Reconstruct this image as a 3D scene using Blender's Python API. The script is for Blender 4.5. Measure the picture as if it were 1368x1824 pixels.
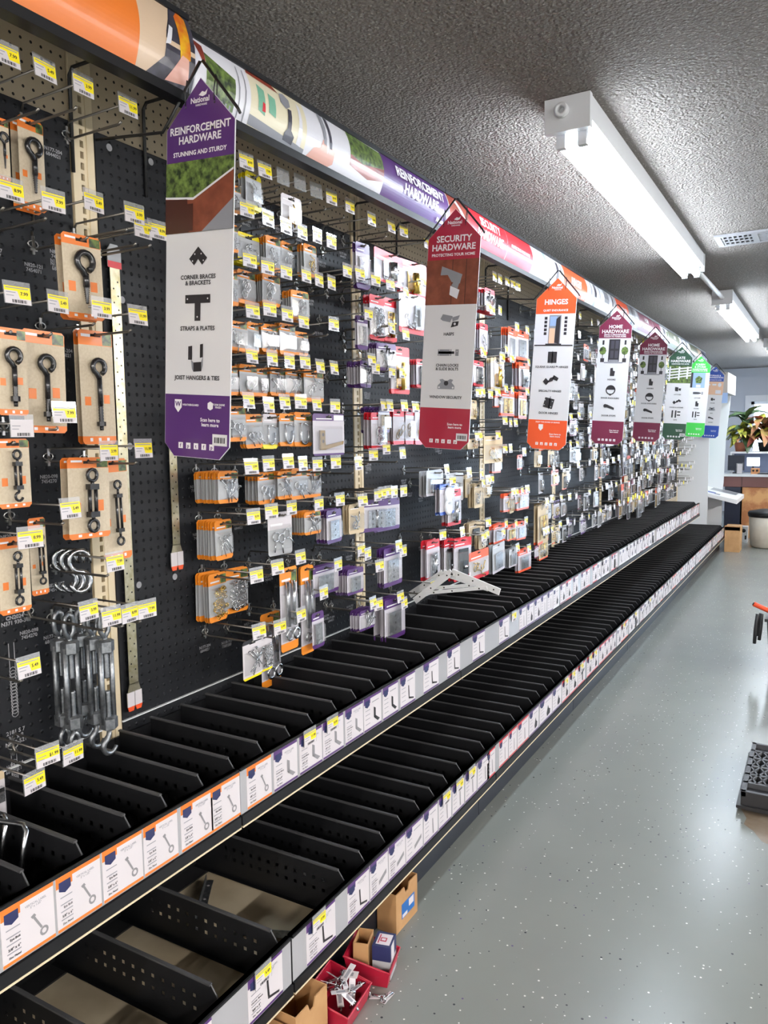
import bpy, math, random
from mathutils import Vector, Matrix

for o in list(bpy.data.objects):
    bpy.data.objects.remove(o)
sc = bpy.context.scene
COL = sc.collection

# ------------------------------------------------------------------ camera
cam_d = bpy.data.cameras.new('camera')
cam = bpy.data.objects.new('camera', cam_d)
COL.objects.link(cam)
cam_d.sensor_fit = 'HORIZONTAL'
cam_d.sensor_width = 36.0
cam_d.lens = 36.0                       # 1368 px focal length on a 1368 px wide frame
cam_d.clip_start = 0.02
cam_d.clip_end = 200
CAM = Vector((1.56, 0.0, 1.40))
# rows: world X, Y, Z seen in (right, down, forward)
_R = ((0.86713428, 0.03876095, -0.49656393), (0.49790738, -0.09327885, 0.86219911), (-0.01289925, -0.99488524, -0.10018465))
right = Vector((_R[0][0], _R[1][0], _R[2][0]))
down = Vector((_R[0][1], _R[1][1], _R[2][1]))
fwd = Vector((_R[0][2], _R[1][2], _R[2][2]))
rot = Matrix((right, -down, -fwd)).transposed()
cam.matrix_world = Matrix.Translation(CAM) @ rot.to_4x4()
sc.camera = cam

# ------------------------------------------------------------------ world, exposure
world = bpy.data.worlds.new('daylight'); sc.world = world
world.use_nodes = True
bg = world.node_tree.nodes['Background']
bg.inputs['Color'].default_value = (0.62, 0.79, 1.0, 1)
bg.inputs['Strength'].default_value = 9.0
sc.view_settings.view_transform = 'Standard'
sc.view_settings.look = 'None'
sc.view_settings.gamma = 1.0
sc.view_settings.use_curve_mapping = False
sc.view_settings.exposure = 0.62
TUBE_COOL = ((0.80, 0.90, 1.0), 36.0)      # colour, strength of the lit fluorescent tubes
FILL_SIDE = ((1.0, 0.96, 0.92), 125.0)     # unseen strips added to light the shelf fronts from the side
FILL_WARM = ((1.0, 0.93, 0.85), 180.0)       # unseen warm tubes added behind the camera to light the signs
sc.cycles.max_bounces = 6
sc.cycles.diffuse_bounces = 3
sc.cycles.glossy_bounces = 3
sc.cycles.transparent_max_bounces = 10
sc.cycles.caustics_reflective = False
sc.cycles.caustics_refractive = False
sc.cycles.sample_clamp_indirect = 4.0

random.seed(11)

# ------------------------------------------------------------------ materials
MATS = {}
def mat(name, color=(0.5, 0.5, 0.5), rough=0.5, metal=0.0, emit=None, estr=0.0, coat=0.0, spec=0.5, alpha=1.0):
    if name in MATS:
        return MATS[name]
    m = bpy.data.materials.new(name); m.use_nodes = True
    b = m.node_tree.nodes['Principled BSDF']
    b.inputs['Base Color'].default_value = (*color, 1)
    b.inputs['Roughness'].default_value = rough
    b.inputs['Metallic'].default_value = metal
    b.inputs['Specular IOR Level'].default_value = spec
    b.inputs['Coat Weight'].default_value = coat
    if emit:
        b.inputs['Emission Color'].default_value = (*emit, 1)
        b.inputs['Emission Strength'].default_value = estr
    b.inputs['Alpha'].default_value = alpha
    m.diffuse_color = (*color, 1)
    MATS[name] = m
    return m

def srgb(r, g, b):
    f = lambda c: (c / 255 / 12.92) if c / 255 <= 0.04045 else ((c / 255 + 0.055) / 1.055) ** 2.4
    return (f(r), f(g), f(b))

def nodes_of(m):
    nt = m.node_tree
    return nt, nt.nodes, nt.links, nt.nodes['Principled BSDF']

def nmath(nt, op, a, b=None, c=None):
    n = nt.nodes.new('ShaderNodeMath'); n.operation = op
    for i, v in enumerate((a, b, c)):
        if v is None: continue
        if isinstance(v, (int, float)): n.inputs[i].default_value = v
        else: nt.links.new(v, n.inputs[i])
    return n.outputs[0]

def coords(nt, kind='Object'):
    return nt.nodes.new('ShaderNodeTexCoord').outputs[kind]

def mixcol(nt, fac, a, b):
    n = nt.nodes.new('ShaderNodeMix'); n.data_type = 'RGBA'
    if isinstance(fac, (int, float)): n.inputs[0].default_value = fac
    else: nt.links.new(fac, n.inputs[0])
    for i, v in ((6, a), (7, b)):
        if isinstance(v, tuple): n.inputs[i].default_value = (*v, 1)
        else: nt.links.new(v, n.inputs[i])
    return n.outputs[2]

def noise(nt, scale, detail=2, vec=None, rough=0.5):
    n = nt.nodes.new('ShaderNodeTexNoise'); n.inputs['Scale'].default_value = scale
    n.inputs['Detail'].default_value = detail; n.inputs['Roughness'].default_value = rough
    if vec is not None: nt.links.new(vec, n.inputs['Vector'])
    return n

def ramp(nt, fac, stops):
    n = nt.nodes.new('ShaderNodeValToRGB')
    el = n.color_ramp.elements
    while len(el) < len(stops): el.new(0.5)
    for e, (p, c) in zip(el, stops):
        e.position = p; e.color = (*c, 1)
    nt.links.new(fac, n.inputs[0])
    return n.outputs[0]

def bump(nt, height, strength, dist, b):
    n = nt.nodes.new('ShaderNodeBump'); n.inputs['Strength'].default_value = strength
    n.inputs['Distance'].default_value = dist
    nt.links.new(height, n.inputs['Height']); nt.links.new(n.outputs[0], b.inputs['Normal'])

def m_ceiling():
    m = mat('popcorn_ceiling', srgb(144, 136, 130), 0.85)
    nt, N, L, b = nodes_of(m)
    v = coords(nt)
    vo = N.new('ShaderNodeTexVoronoi'); vo.inputs['Scale'].default_value = 105; L.new(v, vo.inputs['Vector'])
    n1 = noise(nt, 75, 3, v, 0.6)
    h = nmath(nt, 'ADD', nmath(nt, 'SUBTRACT', 1.0, vo.outputs['Distance']), nmath(nt, 'MULTIPLY', n1.outputs[0], 1.6))
    bump(nt, h, 1.0, 0.015, b)
    n2 = noise(nt, 1.2, 2, v)
    base = mixcol(nt, nmath(nt, 'MULTIPLY', n2.outputs[0], 0.5), srgb(142, 134, 128), srgb(124, 116, 109))
    lit_grain = nmath(nt, 'GREATER_THAN', nmath(nt, 'SUBTRACT', n1.outputs[0], nmath(nt, 'MULTIPLY', vo.outputs['Distance'], 0.35)), 0.46)  # lighter specks paint the highlights of the raised bits
    L.new(mixcol(nt, lit_grain, base, srgb(178, 170, 162)), b.inputs['Base Color'])
    return m

def m_floor():
    m = mat('flecked_epoxy_floor', srgb(150, 155, 150), 0.22)
    nt, N, L, b = nodes_of(m)
    v = coords(nt)
    n = noise(nt, 2.2, 4, v)
    base = mixcol(nt, n.outputs[0], srgb(114, 119, 116), srgb(132, 136, 131))
    cur = base
    for scale, thr, rad, col in ((75, 0.80, 0.17, srgb(212, 212, 206)), (66, 0.86, 0.17, srgb(52, 56, 60)), (52, 0.94, 0.13, srgb(92, 84, 116))):
        vo = N.new('ShaderNodeTexVoronoi'); vo.inputs['Scale'].default_value = scale; L.new(v, vo.inputs['Vector'])
        sp = N.new('ShaderNodeSeparateColor'); L.new(vo.outputs['Color'], sp.inputs[0])
        big = noise(nt, 0.8, 2, v)
        pick = nmath(nt, 'GREATER_THAN', nmath(nt, 'ADD', sp.outputs[0], nmath(nt, 'MULTIPLY', nmath(nt, 'SUBTRACT', big.outputs[0], 0.5), 0.35)), thr)
        near = nmath(nt, 'LESS_THAN', vo.outputs['Distance'], nmath(nt, 'MULTIPLY', nmath(nt, 'ADD', sp.outputs[1], 0.4), rad))
        cur = mixcol(nt, nmath(nt, 'MULTIPLY', pick, near), cur, col)
    L.new(cur, b.inputs['Base Color'])
    b.inputs['Roughness'].default_value = 0.27
    w = noise(nt, 9, 2, v)
    bump(nt, w.outputs[0], 0.05, 0.004, b)
    return m

def grid_dot(nt, v, pitch, radius):
    sx = nt.nodes.new('ShaderNodeSeparateXYZ'); nt.links.new(v, sx.inputs[0])
    d = []
    for k in (1, 2):
        f = nmath(nt, 'FRACT', nmath(nt, 'DIVIDE', sx.outputs[k], pitch))
        d.append(nmath(nt, 'POWER', nmath(nt, 'MULTIPLY', nmath(nt, 'SUBTRACT', f, 0.5), pitch), 2.0))
    return nmath(nt, 'SQRT', nmath(nt, 'ADD', d[0], d[1]))

def m_pegboard():
    m = mat('beige_pegboard', srgb(196, 178, 150), 0.55)
    nt, N, L, b = nodes_of(m)
    d = grid_dot(nt, coords(nt), 0.0254, 0.0033)
    hole = nmath(nt, 'LESS_THAN', d, 0.0034)
    L.new(mixcol(nt, hole, srgb(190, 174, 148), srgb(24, 20, 16)), b.inputs['Base Color'])
    return m

def m_sheet():
    m = mat('black_planogram_sheet', (0.009, 0.010, 0.0125), 0.54, spec=0.26)
    nt, N, L, b = nodes_of(m)
    v = coords(nt)
    d = grid_dot(nt, v, 0.0254, 0.004)
    mr = nt.nodes.new('ShaderNodeMapRange'); mr.inputs[1].default_value = 0.0; mr.inputs[2].default_value = 0.005
    mr.inputs[3].default_value = 1.0; mr.inputs[4].default_value = 0.0
    L.new(d, mr.inputs[0])
    n = noise(nt, 3.0, 2, v)
    bump(nt, nmath(nt, 'ADD', mr.outputs[0], nmath(nt, 'MULTIPLY', n.outputs[0], 3.0)), 1.0, 0.004, b)
    return m

def m_noise(name, c1, c2, scale, rough=0.5, metal=0.0, bmp=0.0, detail=3, lo=0.35, hi=0.65):
    if name in MATS: return MATS[name]
    m = mat(name, c1, rough, metal)
    nt, N, L, b = nodes_of(m)
    n = noise(nt, scale, detail, coords(nt), 0.6)
    L.new(ramp(nt, n.outputs[0], [(lo, c1), (hi, c2)]), b.inputs['Base Color'])
    if bmp: bump(nt, n.outputs[0], 0.6, bmp, b)
    return m

def m_clear(name, tint=(1, 1, 1), gloss=0.16, rough=0.12, milk=0.08):
    if name in MATS: return MATS[name]
    m = bpy.data.materials.new(name); m.use_nodes = True
    nt = m.node_tree; nt.nodes.clear()
    out = nt.nodes.new('ShaderNodeOutputMaterial')
    tr = nt.nodes.new('ShaderNodeBsdfTransparent'); tr.inputs[0].default_value = (*tint, 1)
    gl = nt.nodes.new('ShaderNodeBsdfGlossy'); gl.inputs['Roughness'].default_value = rough
    df = nt.nodes.new('ShaderNodeBsdfDiffuse'); df.inputs[0].default_value = (0.85, 0.87, 0.9, 1)
    m1 = nt.nodes.new('ShaderNodeMixShader'); m1.inputs[0].default_value = milk
    nt.links.new(tr.outputs[0], m1.inputs[1]); nt.links.new(df.outputs[0], m1.inputs[2])
    m2 = nt.nodes.new('ShaderNodeMixShader'); m2.inputs[0].default_value = gloss
    nt.links.new(m1.outputs[0], m2.inputs[1]); nt.links.new(gl.outputs[0], m2.inputs[2])
    nt.links.new(m2.outputs[0], out.inputs[0])
    MATS[name] = m
    return m

M_CEIL = m_ceiling(); M_FLOOR = m_floor(); M_PEG = m_pegboard(); M_SHEET = m_sheet()
M_CREAM = mat('cream_steel', srgb(222, 206, 174), 0.42)
M_DARK = mat('dark_gap', (0.006, 0.006, 0.006), 0.8)
M_BLACK = mat('black_steel', (0.007, 0.0075, 0.009), 0.46, spec=0.3)
M_LITEDGE = mat('lit_black_edge', (0.055, 0.055, 0.058), 0.5)  # lighter grey puts the light caught by the divider tops into the colour
M_BLACKMAT = mat('black_matte', (0.013, 0.013, 0.015), 0.65)
M_NAVYBLK = mat('blue_black_kick', (0.014, 0.017, 0.026), 0.33)
M_GREYSTRIP = mat('grey_ticket_strip', srgb(170, 170, 174), 0.22, coat=0.4)
M_DECK = m_noise('beige_deck', srgb(232, 216, 186), srgb(210, 192, 160), 6.0, 0.35)
M_WHITE = mat('white_paint', srgb(232, 233, 235), 0.5)
M_PAPER = mat('white_paper', srgb(214, 208, 212), 0.45, coat=0.15)
M_WALL = mat('wall_paint', srgb(196, 200, 208), 0.7)
M_CHROME = mat('zinc_wire', srgb(190, 190, 188), 0.28, 1.0)
M_WIRE = mat('dull_wire', srgb(142, 138, 132), 0.42, 1.0)
M_BWIRE = mat('black_wire', (0.012, 0.012, 0.013), 0.35)
M_ZINC = m_noise('bright_zinc', srgb(215, 217, 220), srgb(160, 164, 170), 120, 0.22, 1.0)
M_GALV = m_noise('galvanised_steel', srgb(158, 162, 166), srgb(122, 126, 130), 90, 0.42, 0.9, 0.0006)
M_BRASS = mat('brass', srgb(206, 172, 84), 0.25, 1.0)
M_BRONZE = mat('antique_brass', srgb(128, 104, 62), 0.38, 0.9)
M_BLKMETAL = mat('black_hardware', (0.016, 0.016, 0.018), 0.25, 0.2, coat=0.3)
M_CLEAR = m_clear('clear_blister')
M_CLEARTAG = m_clear('clear_tag_holder', gloss=0.14, rough=0.08, milk=0.22)
M_YELLOW = mat('tag_yellow', srgb(246, 226, 34), 0.4, coat=0.2)
M_INK = mat('black_ink', (0.02, 0.02, 0.025), 0.6)
M_GREYINK = mat('grey_ink', srgb(150, 150, 158), 0.6)
M_DKINK = mat('sign_grey_ink', srgb(52, 52, 56), 0.6)
M_NAVY = mat('navy_ink', srgb(32, 40, 84), 0.5)
M_ORANGE = mat('orange_print', srgb(228, 122, 44), 0.42, coat=0.2)
M_ORANGE2 = mat('pack_orange', srgb(238, 142, 38), 0.42, coat=0.2)
M_PURPLE = mat('purple_print', srgb(82, 46, 110), 0.36, coat=0.25)
M_RED = mat('red_print', srgb(206, 36, 50), 0.36, coat=0.25)
M_CRIMSON = mat('crimson_print', srgb(168, 38, 62), 0.36, coat=0.25)
M_ORRED = mat('orange_red_print', srgb(240, 92, 48), 0.36, coat=0.25)
M_MAROON = mat('maroon_print', srgb(116, 36, 66), 0.36, coat=0.25)
M_DKGREEN = mat('dark_green_print', srgb(40, 74, 56), 0.36, coat=0.25)
M_GREEN = mat('light_green_print', srgb(62, 190, 74), 0.36, coat=0.25)
M_BLUE = mat('blue_print', srgb(40, 78, 170), 0.36, coat=0.25)
M_SIGNWHITE = mat('sign_white', srgb(226, 226, 230), 0.32, coat=0.3)
M_LETTER = mat('white_lettering', srgb(244, 242, 246), 0.45)
M_KRAFT = m_noise('kraft_card', srgb(206, 192, 168), srgb(196, 180, 154), 160, 0.55)
M_CARTON = m_noise('corrugated_carton', srgb(188, 146, 100), srgb(170, 128, 84), 8, 0.7)
M_TANCARD = mat('tan_card', srgb(206, 186, 152), 0.5)
M_LILAC = mat('pack_white', srgb(200, 195, 204), 0.4, coat=0.2)
M_SILVERCARD = mat('grey_card', srgb(176, 178, 182), 0.4, coat=0.2)

# ------------------------------------------------------------------ text outlines (made once, before anything else is linked)
TEXTS = {}
def prepare_texts(strings):
    tmp = []
    for s in strings:
        cu = bpy.data.curves.new('lettering', 'FONT'); cu.body = s; cu.size = 1.0
        cu.align_x = 'CENTER'; cu.align_y = 'CENTER'; cu.resolution_u = 2; cu.offset = 0.026
        cu.space_line = 0.95
        o = bpy.data.objects.new('lettering', cu); COL.objects.link(o); tmp.append((s, o, cu))
    dg = bpy.context.evaluated_depsgraph_get(); dg.update()
    for s, o, cu in tmp:
        me = bpy.data.meshes.new_from_object(o.evaluated_get(dg))
        vs = [(v.co.x, v.co.y) for v in me.vertices]
        fs = [tuple(p.vertices) for p in me.polygons]
        TEXTS[s] = (vs, fs)
        bpy.data.meshes.remove(me)
    for s, o, cu in tmp:
        bpy.data.objects.remove(o); bpy.data.curves.remove(cu)

prepare_texts(['REINFORCEMENT\nHARDWARE', 'STUNNING AND STURDY', 'CORNER BRACES\n& BRACKETS', 'STRAPS & PLATES', 'JOIST HANGERS & TIES',
    'Scan here to\nlearn more', 'WEATHERGUARD', 'STORM SHINE\nFINISH', 'W', 'SECURITY\nHARDWARE', 'PROTECTING YOUR HOME', 'HASPS', 'CHAIN LOCKS\n& SLIDE BOLTS',
    'WINDOW SECURITY', 'HINGES', 'QUIET ENDURANCE', 'SQUEAK GUARD\u2122 HINGES', 'SPECIALTY HINGES', 'DOOR HINGES', 'ENJOY THE SOUND OF SILENCE',
    'HOME\nHARDWARE', 'BRING A PERSONALIZED\nTOUCH TO YOUR HOME', 'HOOKS', 'DOOR KNOCKERS', 'DOOR STOPS', 'GATE\nHARDWARE', 'HARDWARE FOR GATES',
    'LATCHES', 'HINGES & LATCHES', 'KITS', 'SCREEN\n& STORM\nHARDWARE', 'STORAGE &\nORGANIZATION', 'National', 'HARDWARE',
    'f', 'p', 't', 'Eye Bolt', 'Corner Brace', 'Zinc Plated', '5/8" x 6"', '3/8" x 8"', 'VERTICAL LABEL\n5" x 1.25"', '8.99', '7.99', '$1.99', '5.49', '11.99', '3.99',
    'N820-107\n7454497', 'N820-121\n7454071', 'N820-098\n7454270', 'N177-204\n6844021', 'N118-703\n7189283', 'CN2024\nN371 930-30', '2181 S 7\n3/8 x 8\nN222-521'])

# ------------------------------------------------------------------ mesh builder
class MB:
    def __init__(self):
        self.v = []; self.f = []; self.m = []; self.s = []
    def add(self, vs, fs, mi=0, smooth=False):
        k = len(self.v); self.v.extend(vs)
        for f in fs:
            self.f.append(tuple(i + k for i in f)); self.m.append(mi); self.s.append(smooth)
        return self
    def box(self, x0, x1, y0, y1, z0, z1, mi=0):
        return self.add([(x0, y0, z0), (x1, y0, z0), (x1, y1, z0), (x0, y1, z0), (x0, y0, z1), (x1, y0, z1), (x1, y1, z1), (x0, y1, z1)],
                        [(0, 3, 2, 1), (4, 5, 6, 7), (0, 1, 5, 4), (1, 2, 6, 5), (2, 3, 7, 6), (3, 0, 4, 7)], mi)
    def quad(self, a, b, c, d, mi=0):
        return self.add([a, b, c, d], [(0, 1, 2, 3)], mi)
    def prism(self, poly, axis, a0, a1, mi=0):
        """poly is counter-clockwise seen from the positive axis; axis x: (y,z), y: (x,z), z: (x,y)"""
        n = len(poly)
        def P(p, a):
            if axis == 'x': return (a, p[0], p[1])
            if axis == 'y': return (p[0], a, p[1])
            return (p[0], p[1], a)
        vs = [P(p, a0) for p in poly] + [P(p, a1) for p in poly]
        top = tuple(range(n, 2 * n)); bot = tuple(range(n - 1, -1, -1))
        fs = [top, bot] + [(i, (i + 1) % n, n + (i + 1) % n, n + i) for i in range(n)]
        if axis == 'y': fs = [tuple(reversed(f)) for f in fs]
        return self.add(vs, fs, mi)
    def tube(self, path, r, n=6, mi=0, closed=False, smooth=True):
        P = [Vector(p) for p in path]; k = len(P)
        rs = r if isinstance(r, (list, tuple)) else [r] * k
        T = []
        for i in range(k):
            a = P[(i - 1) % k] if (closed or i > 0) else P[i]
            b = P[(i + 1) % k] if (closed or i < k - 1) else P[i]
            t = (b - a); T.append(t.normalized() if t.length > 1e-9 else Vector((0, 0, 1)))
        up = Vector((0, 0, 1)) if abs(T[0].z) < 0.9 else Vector((1, 0, 0))
        nx = (up - T[0] * up.dot(T[0])).normalized()
        vs = []
        for i in range(k):
            nx = (nx - T[i] * nx.dot(T[i]))
            nx = nx.normalized() if nx.length > 1e-6 else T[i].orthogonal().normalized()
            by = T[i].cross(nx)
            for j in range(n):
                a = 2 * math.pi * j / n
                vs.append(tuple(P[i] + (nx * math.cos(a) + by * math.sin(a)) * rs[i]))
        fs = []
        for i in range(k if closed else k - 1):
            q = (i + 1) % k
            for j in range(n):
                fs.append((i * n + j, i * n + (j + 1) % n, q * n + (j + 1) % n, q * n + j))
        if not closed:
            fs.append(tuple(range(n - 1, -1, -1))); fs.append(tuple((k - 1) * n + j for j in range(n)))
        return self.add(vs, fs, mi, smooth)
    def lathe(self, prof, c=(0, 0, 0), n=16, mi=0, axis='z', smooth=True):
        vs = []; k = len(prof)
        for (r, h) in prof:
            for j in range(n):
                a = 2 * math.pi * j / n; u, w = r * math.cos(a), r * math.sin(a)
                p = (u, w, h) if axis == 'z' else ((h, u, w) if axis == 'x' else (w, h, u))
                vs.append((p[0] + c[0], p[1] + c[1], p[2] + c[2]))
        fs = [(i * n + j, i * n + (j + 1) % n, (i + 1) * n + (j + 1) % n, (i + 1) * n + j) for i in range(k - 1) for j in range(n)]
        fs += [tuple(range(n - 1, -1, -1)), tuple((k - 1) * n + j for j in range(n))]
        return self.add(vs, fs, mi, smooth)
    def sphere(self, c, r, mi=0, n=8, m=6, sc=(1, 1, 1)):
        vs = []; fs = []
        for i in range(m + 1):
            t = math.pi * i / m
            for j in range(n):
                a = 2 * math.pi * j / n
                vs.append((c[0] + sc[0] * r * math.sin(t) * math.cos(a), c[1] + sc[1] * r * math.sin(t) * math.sin(a), c[2] - sc[2] * r * math.cos(t)))
        for i in range(m):
            for j in range(n):
                fs.append((i * n + j, i * n + (j + 1) % n, (i + 1) * n + (j + 1) % n, (i + 1) * n + j))
        return self.add(vs, fs, mi, True)
    def text(self, s, size, fn, mi=0, wide=1.0):
        """fn maps (u, v) on the printed surface to a point"""
        vs, fs = TEXTS[s]
        return self.add([fn(a * size * wide, b * size) for a, b in vs], fs, mi)
    def flat(self, poly, fn, mi=0):
        return self.add([fn(*p) for p in poly], [tuple(range(len(poly)))], mi)
    def mesh(self, name, mats):
        me = bpy.data.meshes.new(name)
        me.from_pydata([tuple(p) for p in self.v], [], self.f)
        for m in mats: me.materials.append(m)
        me.polygons.foreach_set('material_index', self.m)
        me.polygons.foreach_set('use_smooth', self.s)
        me.update()
        return me
    def obj(self, name, mats, parent=None, loc=None):
        return link(name, self.mesh(name, mats), parent, loc)

def link(name, data, parent=None, loc=None, rz=None, scale=None):
    o = bpy.data.objects.new(name, data); COL.objects.link(o)
    if parent is not None: o.parent = parent
    if loc is not None: o.location = loc
    if rz is not None: o.rotation_euler = (0, 0, rz)
    if scale is not None: o.scale = scale
    return o

def tag(o, label=None, cat=None, group=None, kind=None):
    if label: o['label'] = label
    if cat: o['category'] = cat
    if group: o['group'] = group
    if kind: o['kind'] = kind
    return o

def empty(name, loc=(0, 0, 0), rz=0.0):
    o = bpy.data.objects.new(name, None); COL.objects.link(o)
    o.location = loc; o.rotation_euler = (0, 0, rz); o.empty_display_size = 0.05
    return o

ORD = ['first', 'second', 'third', 'fourth', 'fifth', 'sixth', 'seventh', 'eighth', 'ninth', 'tenth', 'eleventh', 'twelfth', 'thirteenth', 'fourteenth', 'fifteenth', 'sixteenth', 'seventeenth', 'eighteenth', 'nineteenth', 'twentieth']
BAY = ['before the purple sign', 'between purple and red signs', 'between red and orange signs', 'between orange and maroon signs',
       'between the two maroon signs', 'between maroon and dark-green signs', 'between the two green signs', 'beyond the light-green sign']
PITCH = 1.22
def bay_y(k): return 1.29 + PITCH * (k - 1)

# ================================================================== the room
X0, X1, Y0, Y1, ZC = -0.10, 7.2, -4.5, 14.5, 2.44
tag(MB().box(X0, X1, Y0, Y1, -0.06, 0.0).obj('floor', [M_FLOOR]), 'glossy grey-green epoxy floor with white and dark flecks', kind='structure')
tag(MB().box(X0, X1, Y0, Y1, ZC, ZC + 0.06).obj('ceiling', [M_CEIL]), 'stippled popcorn ceiling', kind='structure')
tag(MB().box(X0 - 0.06, X0, Y0, Y1, 0, ZC).obj('wall_left', [M_WALL]), 'wall behind the hardware run', kind='structure')
tag(MB().box(X1, X1 + 0.06, Y0, Y1, 0, ZC).obj('wall_right', [M_WALL]), 'far side wall of the store', kind='structure')
tag(MB().box(X0, X1, Y0 - 0.06, Y0, 0, ZC).obj('wall_back', [M_WALL]), 'wall behind the viewer', kind='structure')
# far wall with two openings
W1 = (0.42, 1.62, 0.98, 1.88); W2 = (2.6, 6.2, 0.15, 2.05)
wf = MB()
xs = [X0, W1[0], W1[1], W2[0], W2[1], X1]
wf.box(xs[0], xs[1], Y1, Y1 + 0.1, 0, ZC); wf.box(xs[2], xs[3], Y1, Y1 + 0.1, 0, ZC); wf.box(xs[4], xs[5], Y1, Y1 + 0.1, 0, ZC)
for w in (W1, W2):
    wf.box(w[0], w[1], Y1, Y1 + 0.1, 0, w[2]); wf.box(w[0], w[1], Y1, Y1 + 0.1, w[3], ZC)
tag(wf.obj('wall_far', [M_WALL]), 'pale grey wall at the end of the store', kind='structure')
M_GLASS = m_clear('window_glass', gloss=0.06, rough=0.02, milk=0.02)
for i, w in enumerate((W1, W2)):
    root = tag(empty('window_%d' % (i + 1), ((w[0] + w[1]) / 2, Y1, w[2])), 'white framed window in the far wall' if i == 0 else 'wide shop window in the far wall', kind='structure')
    cx = (w[0] + w[1]) / 2
    f = MB(); hw = (w[1] - w[0]) / 2; h = w[3] - w[2]; t = 0.05
    f.box(-hw - 0.09, hw + 0.09, -0.03, 0.0, h, h + 0.1); f.box(-hw - 0.09, -hw, -0.03, 0.0, -0.06, h); f.box(hw, hw + 0.09, -0.03, 0.0, -0.06, h)
    f.box(-hw, hw, -0.05, 0.0, -0.06, 0.0)
    f.box(-hw, -hw + t, 0.01, 0.06, 0, h); f.box(hw - t, hw, 0.01, 0.06, 0, h); f.box(-hw, hw, 0.01, 0.06, h - t, h); f.box(-hw, hw, 0.01, 0.06, 0, t)
    f.obj('window_frame', [M_WHITE], root)
    n = 3 if i == 0 else 4
    for j in range(1, n):
        x = -hw + 2 * hw * j / n
        MB().box(x - 0.02, x + 0.02, 0.012, 0.055, t, h - t).obj('mullion', [M_WHITE], root)
    for j in range(n):
        a = -hw + 2 * hw * j / n; b = a + 2 * hw / n
        MB().box(a + 0.02, b - 0.02, 0.03, 0.036, t, h - t).obj('pane', [M_GLASS], root)

# ================================================================== ceiling lights
M_FIX = mat('fixture_white', srgb(214, 216, 220), 0.4)
M_TC = mat('tube_glow_cool', (0.9, 0.95, 1), 0.3, emit=TUBE_COOL[0], estr=TUBE_COOL[1])
M_TW = mat('fill_glow_warm', (1, 0.95, 0.85), 0.3, emit=FILL_WARM[0], estr=FILL_WARM[1])
M_TS = mat('fill_glow_side', (1, 0.95, 0.9), 0.3, emit=FILL_SIDE[0], estr=FILL_SIDE[1])
def fixture(x, y, label, glow, L=2.55, ntube=2, zb=2.30):
    r = tag(empty('ceiling_light', (x, y, ZC)), label, 'ceiling light', 'fluorescent strip lights')
    zt = 0.0; z1 = zb - ZC + 0.055
    h = MB(); w = 0.068
    prof = [(-w, zt - 0.001), (-w, z1 + 0.012), (-w * 0.55, z1), (w * 0.55, z1), (w, z1 + 0.012), (w, zt - 0.001)]
    h.prism([(a, b) for a, b in prof], 'y', 0.0, L)
    h.obj('housing', [M_FIX], r)
    for s in (0.0, L - 0.02):
        MB().box(-w - 0.004, w + 0.004, s - 0.004, s + 0.022, z1 - 0.02, zt - 0.002).obj('end_plate', [M_FIX], r)
    k = MB()
    for q in (-0.008, -0.020): k.tube([(-0.014 + 0.016 * math.cos(a * 0.3927), q, -0.045 + 0.016 * math.sin(a * 0.3927)) for a in range(16)], 0.0065, 6, 0, True)
    k.obj('knockout_ring', [M_FIX], r)
    for t in range(ntube):
        tx = (-0.032, 0.036)[t] if ntube == 2 else 0.0
        for yy in (0.05, L - 0.05):
            MB().box(tx - 0.014, tx + 0.014, yy - 0.012, yy + 0.012, z1 - 0.055, z1 + 0.002).obj('lamp_holder', [M_FIX], r)
        tb = MB(); tb.tube([(tx, 0.062, z1 - 0.036), (tx, L - 0.062, z1 - 0.036)], 0.018, 14)
        tb.obj('tube', [glow], r)
    return r
fixture(0.82, 2.46, 'nearest lit fluorescent strip light above the hardware aisle', M_TC)
fixture(0.84, 6.35, 'second lit fluorescent strip light, beyond the conduit', M_TC)
fixture(0.96, 9.9, 'far lit fluorescent strip light before the end wall', M_TC)
for i, (x, y, g) in enumerate(((1.2, -4.4, M_TW), (3.2, -4.4, M_TW), (5.2, -2.9, M_TS), (5.2, 0.3, M_TS), (5.2, 3.5, M_TS), (5.2, 6.7, M_TS), (3.2, 5.2, M_TC), (3.2, 9.6, M_TC))):  # strips added outside the view; side and warm ones light goods and signs
    fixture(x, y, 'fluorescent strip light over the %s spot of the other aisles' % ORD[i], g)
c = MB(); c.tube([(0.82, 5.0, 2.385), (0.84, 6.36, 2.385)], 0.016, 10)
tag(c.obj('conduit', [M_FIX]), 'white conduit pipe joining two strip lights on the ceiling', 'pipe')
# ceiling air vent
v = tag(empty('ceiling_vent', (1.27, 4.70, ZC)), 'white metal air vent with louvres in the ceiling', 'vent')
f = MB(); f.box(-0.28, 0.28, -0.13, -0.10, -0.012, -0.001); f.box(-0.28, 0.28, 0.10, 0.13, -0.012, -0.001)
for a in (-0.28, -0.10, 0.07, 0.25): f.box(a, a + 0.03, -0.10, 0.10, -0.012, -0.001)
M_VENT = mat('vent_grey', srgb(150, 150, 154), 0.5)
f.obj('frame', [M_VENT], v)
MB().box(-0.25, 0.25, -0.1, 0.1, -0.004, -0.001).obj('duct', [M_DARK], v)
for k in range(3):
    xa = (-0.25, -0.07, 0.10)[k]
    for j in range(6 if k != 1 else 9):
        if k == 1:
            MB().box(xa, xa + 0.14, -0.1 + j * 0.022, -0.1 + j * 0.022 + 0.012, -0.010, -0.004).obj('slat', [M_VENT], v)
        else:
            MB().box(xa + 0.004 + j * 0.025, xa + 0.012 + j * 0.025, -0.1, 0.1, -0.010, -0.004).obj('slat', [M_VENT], v)
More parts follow.
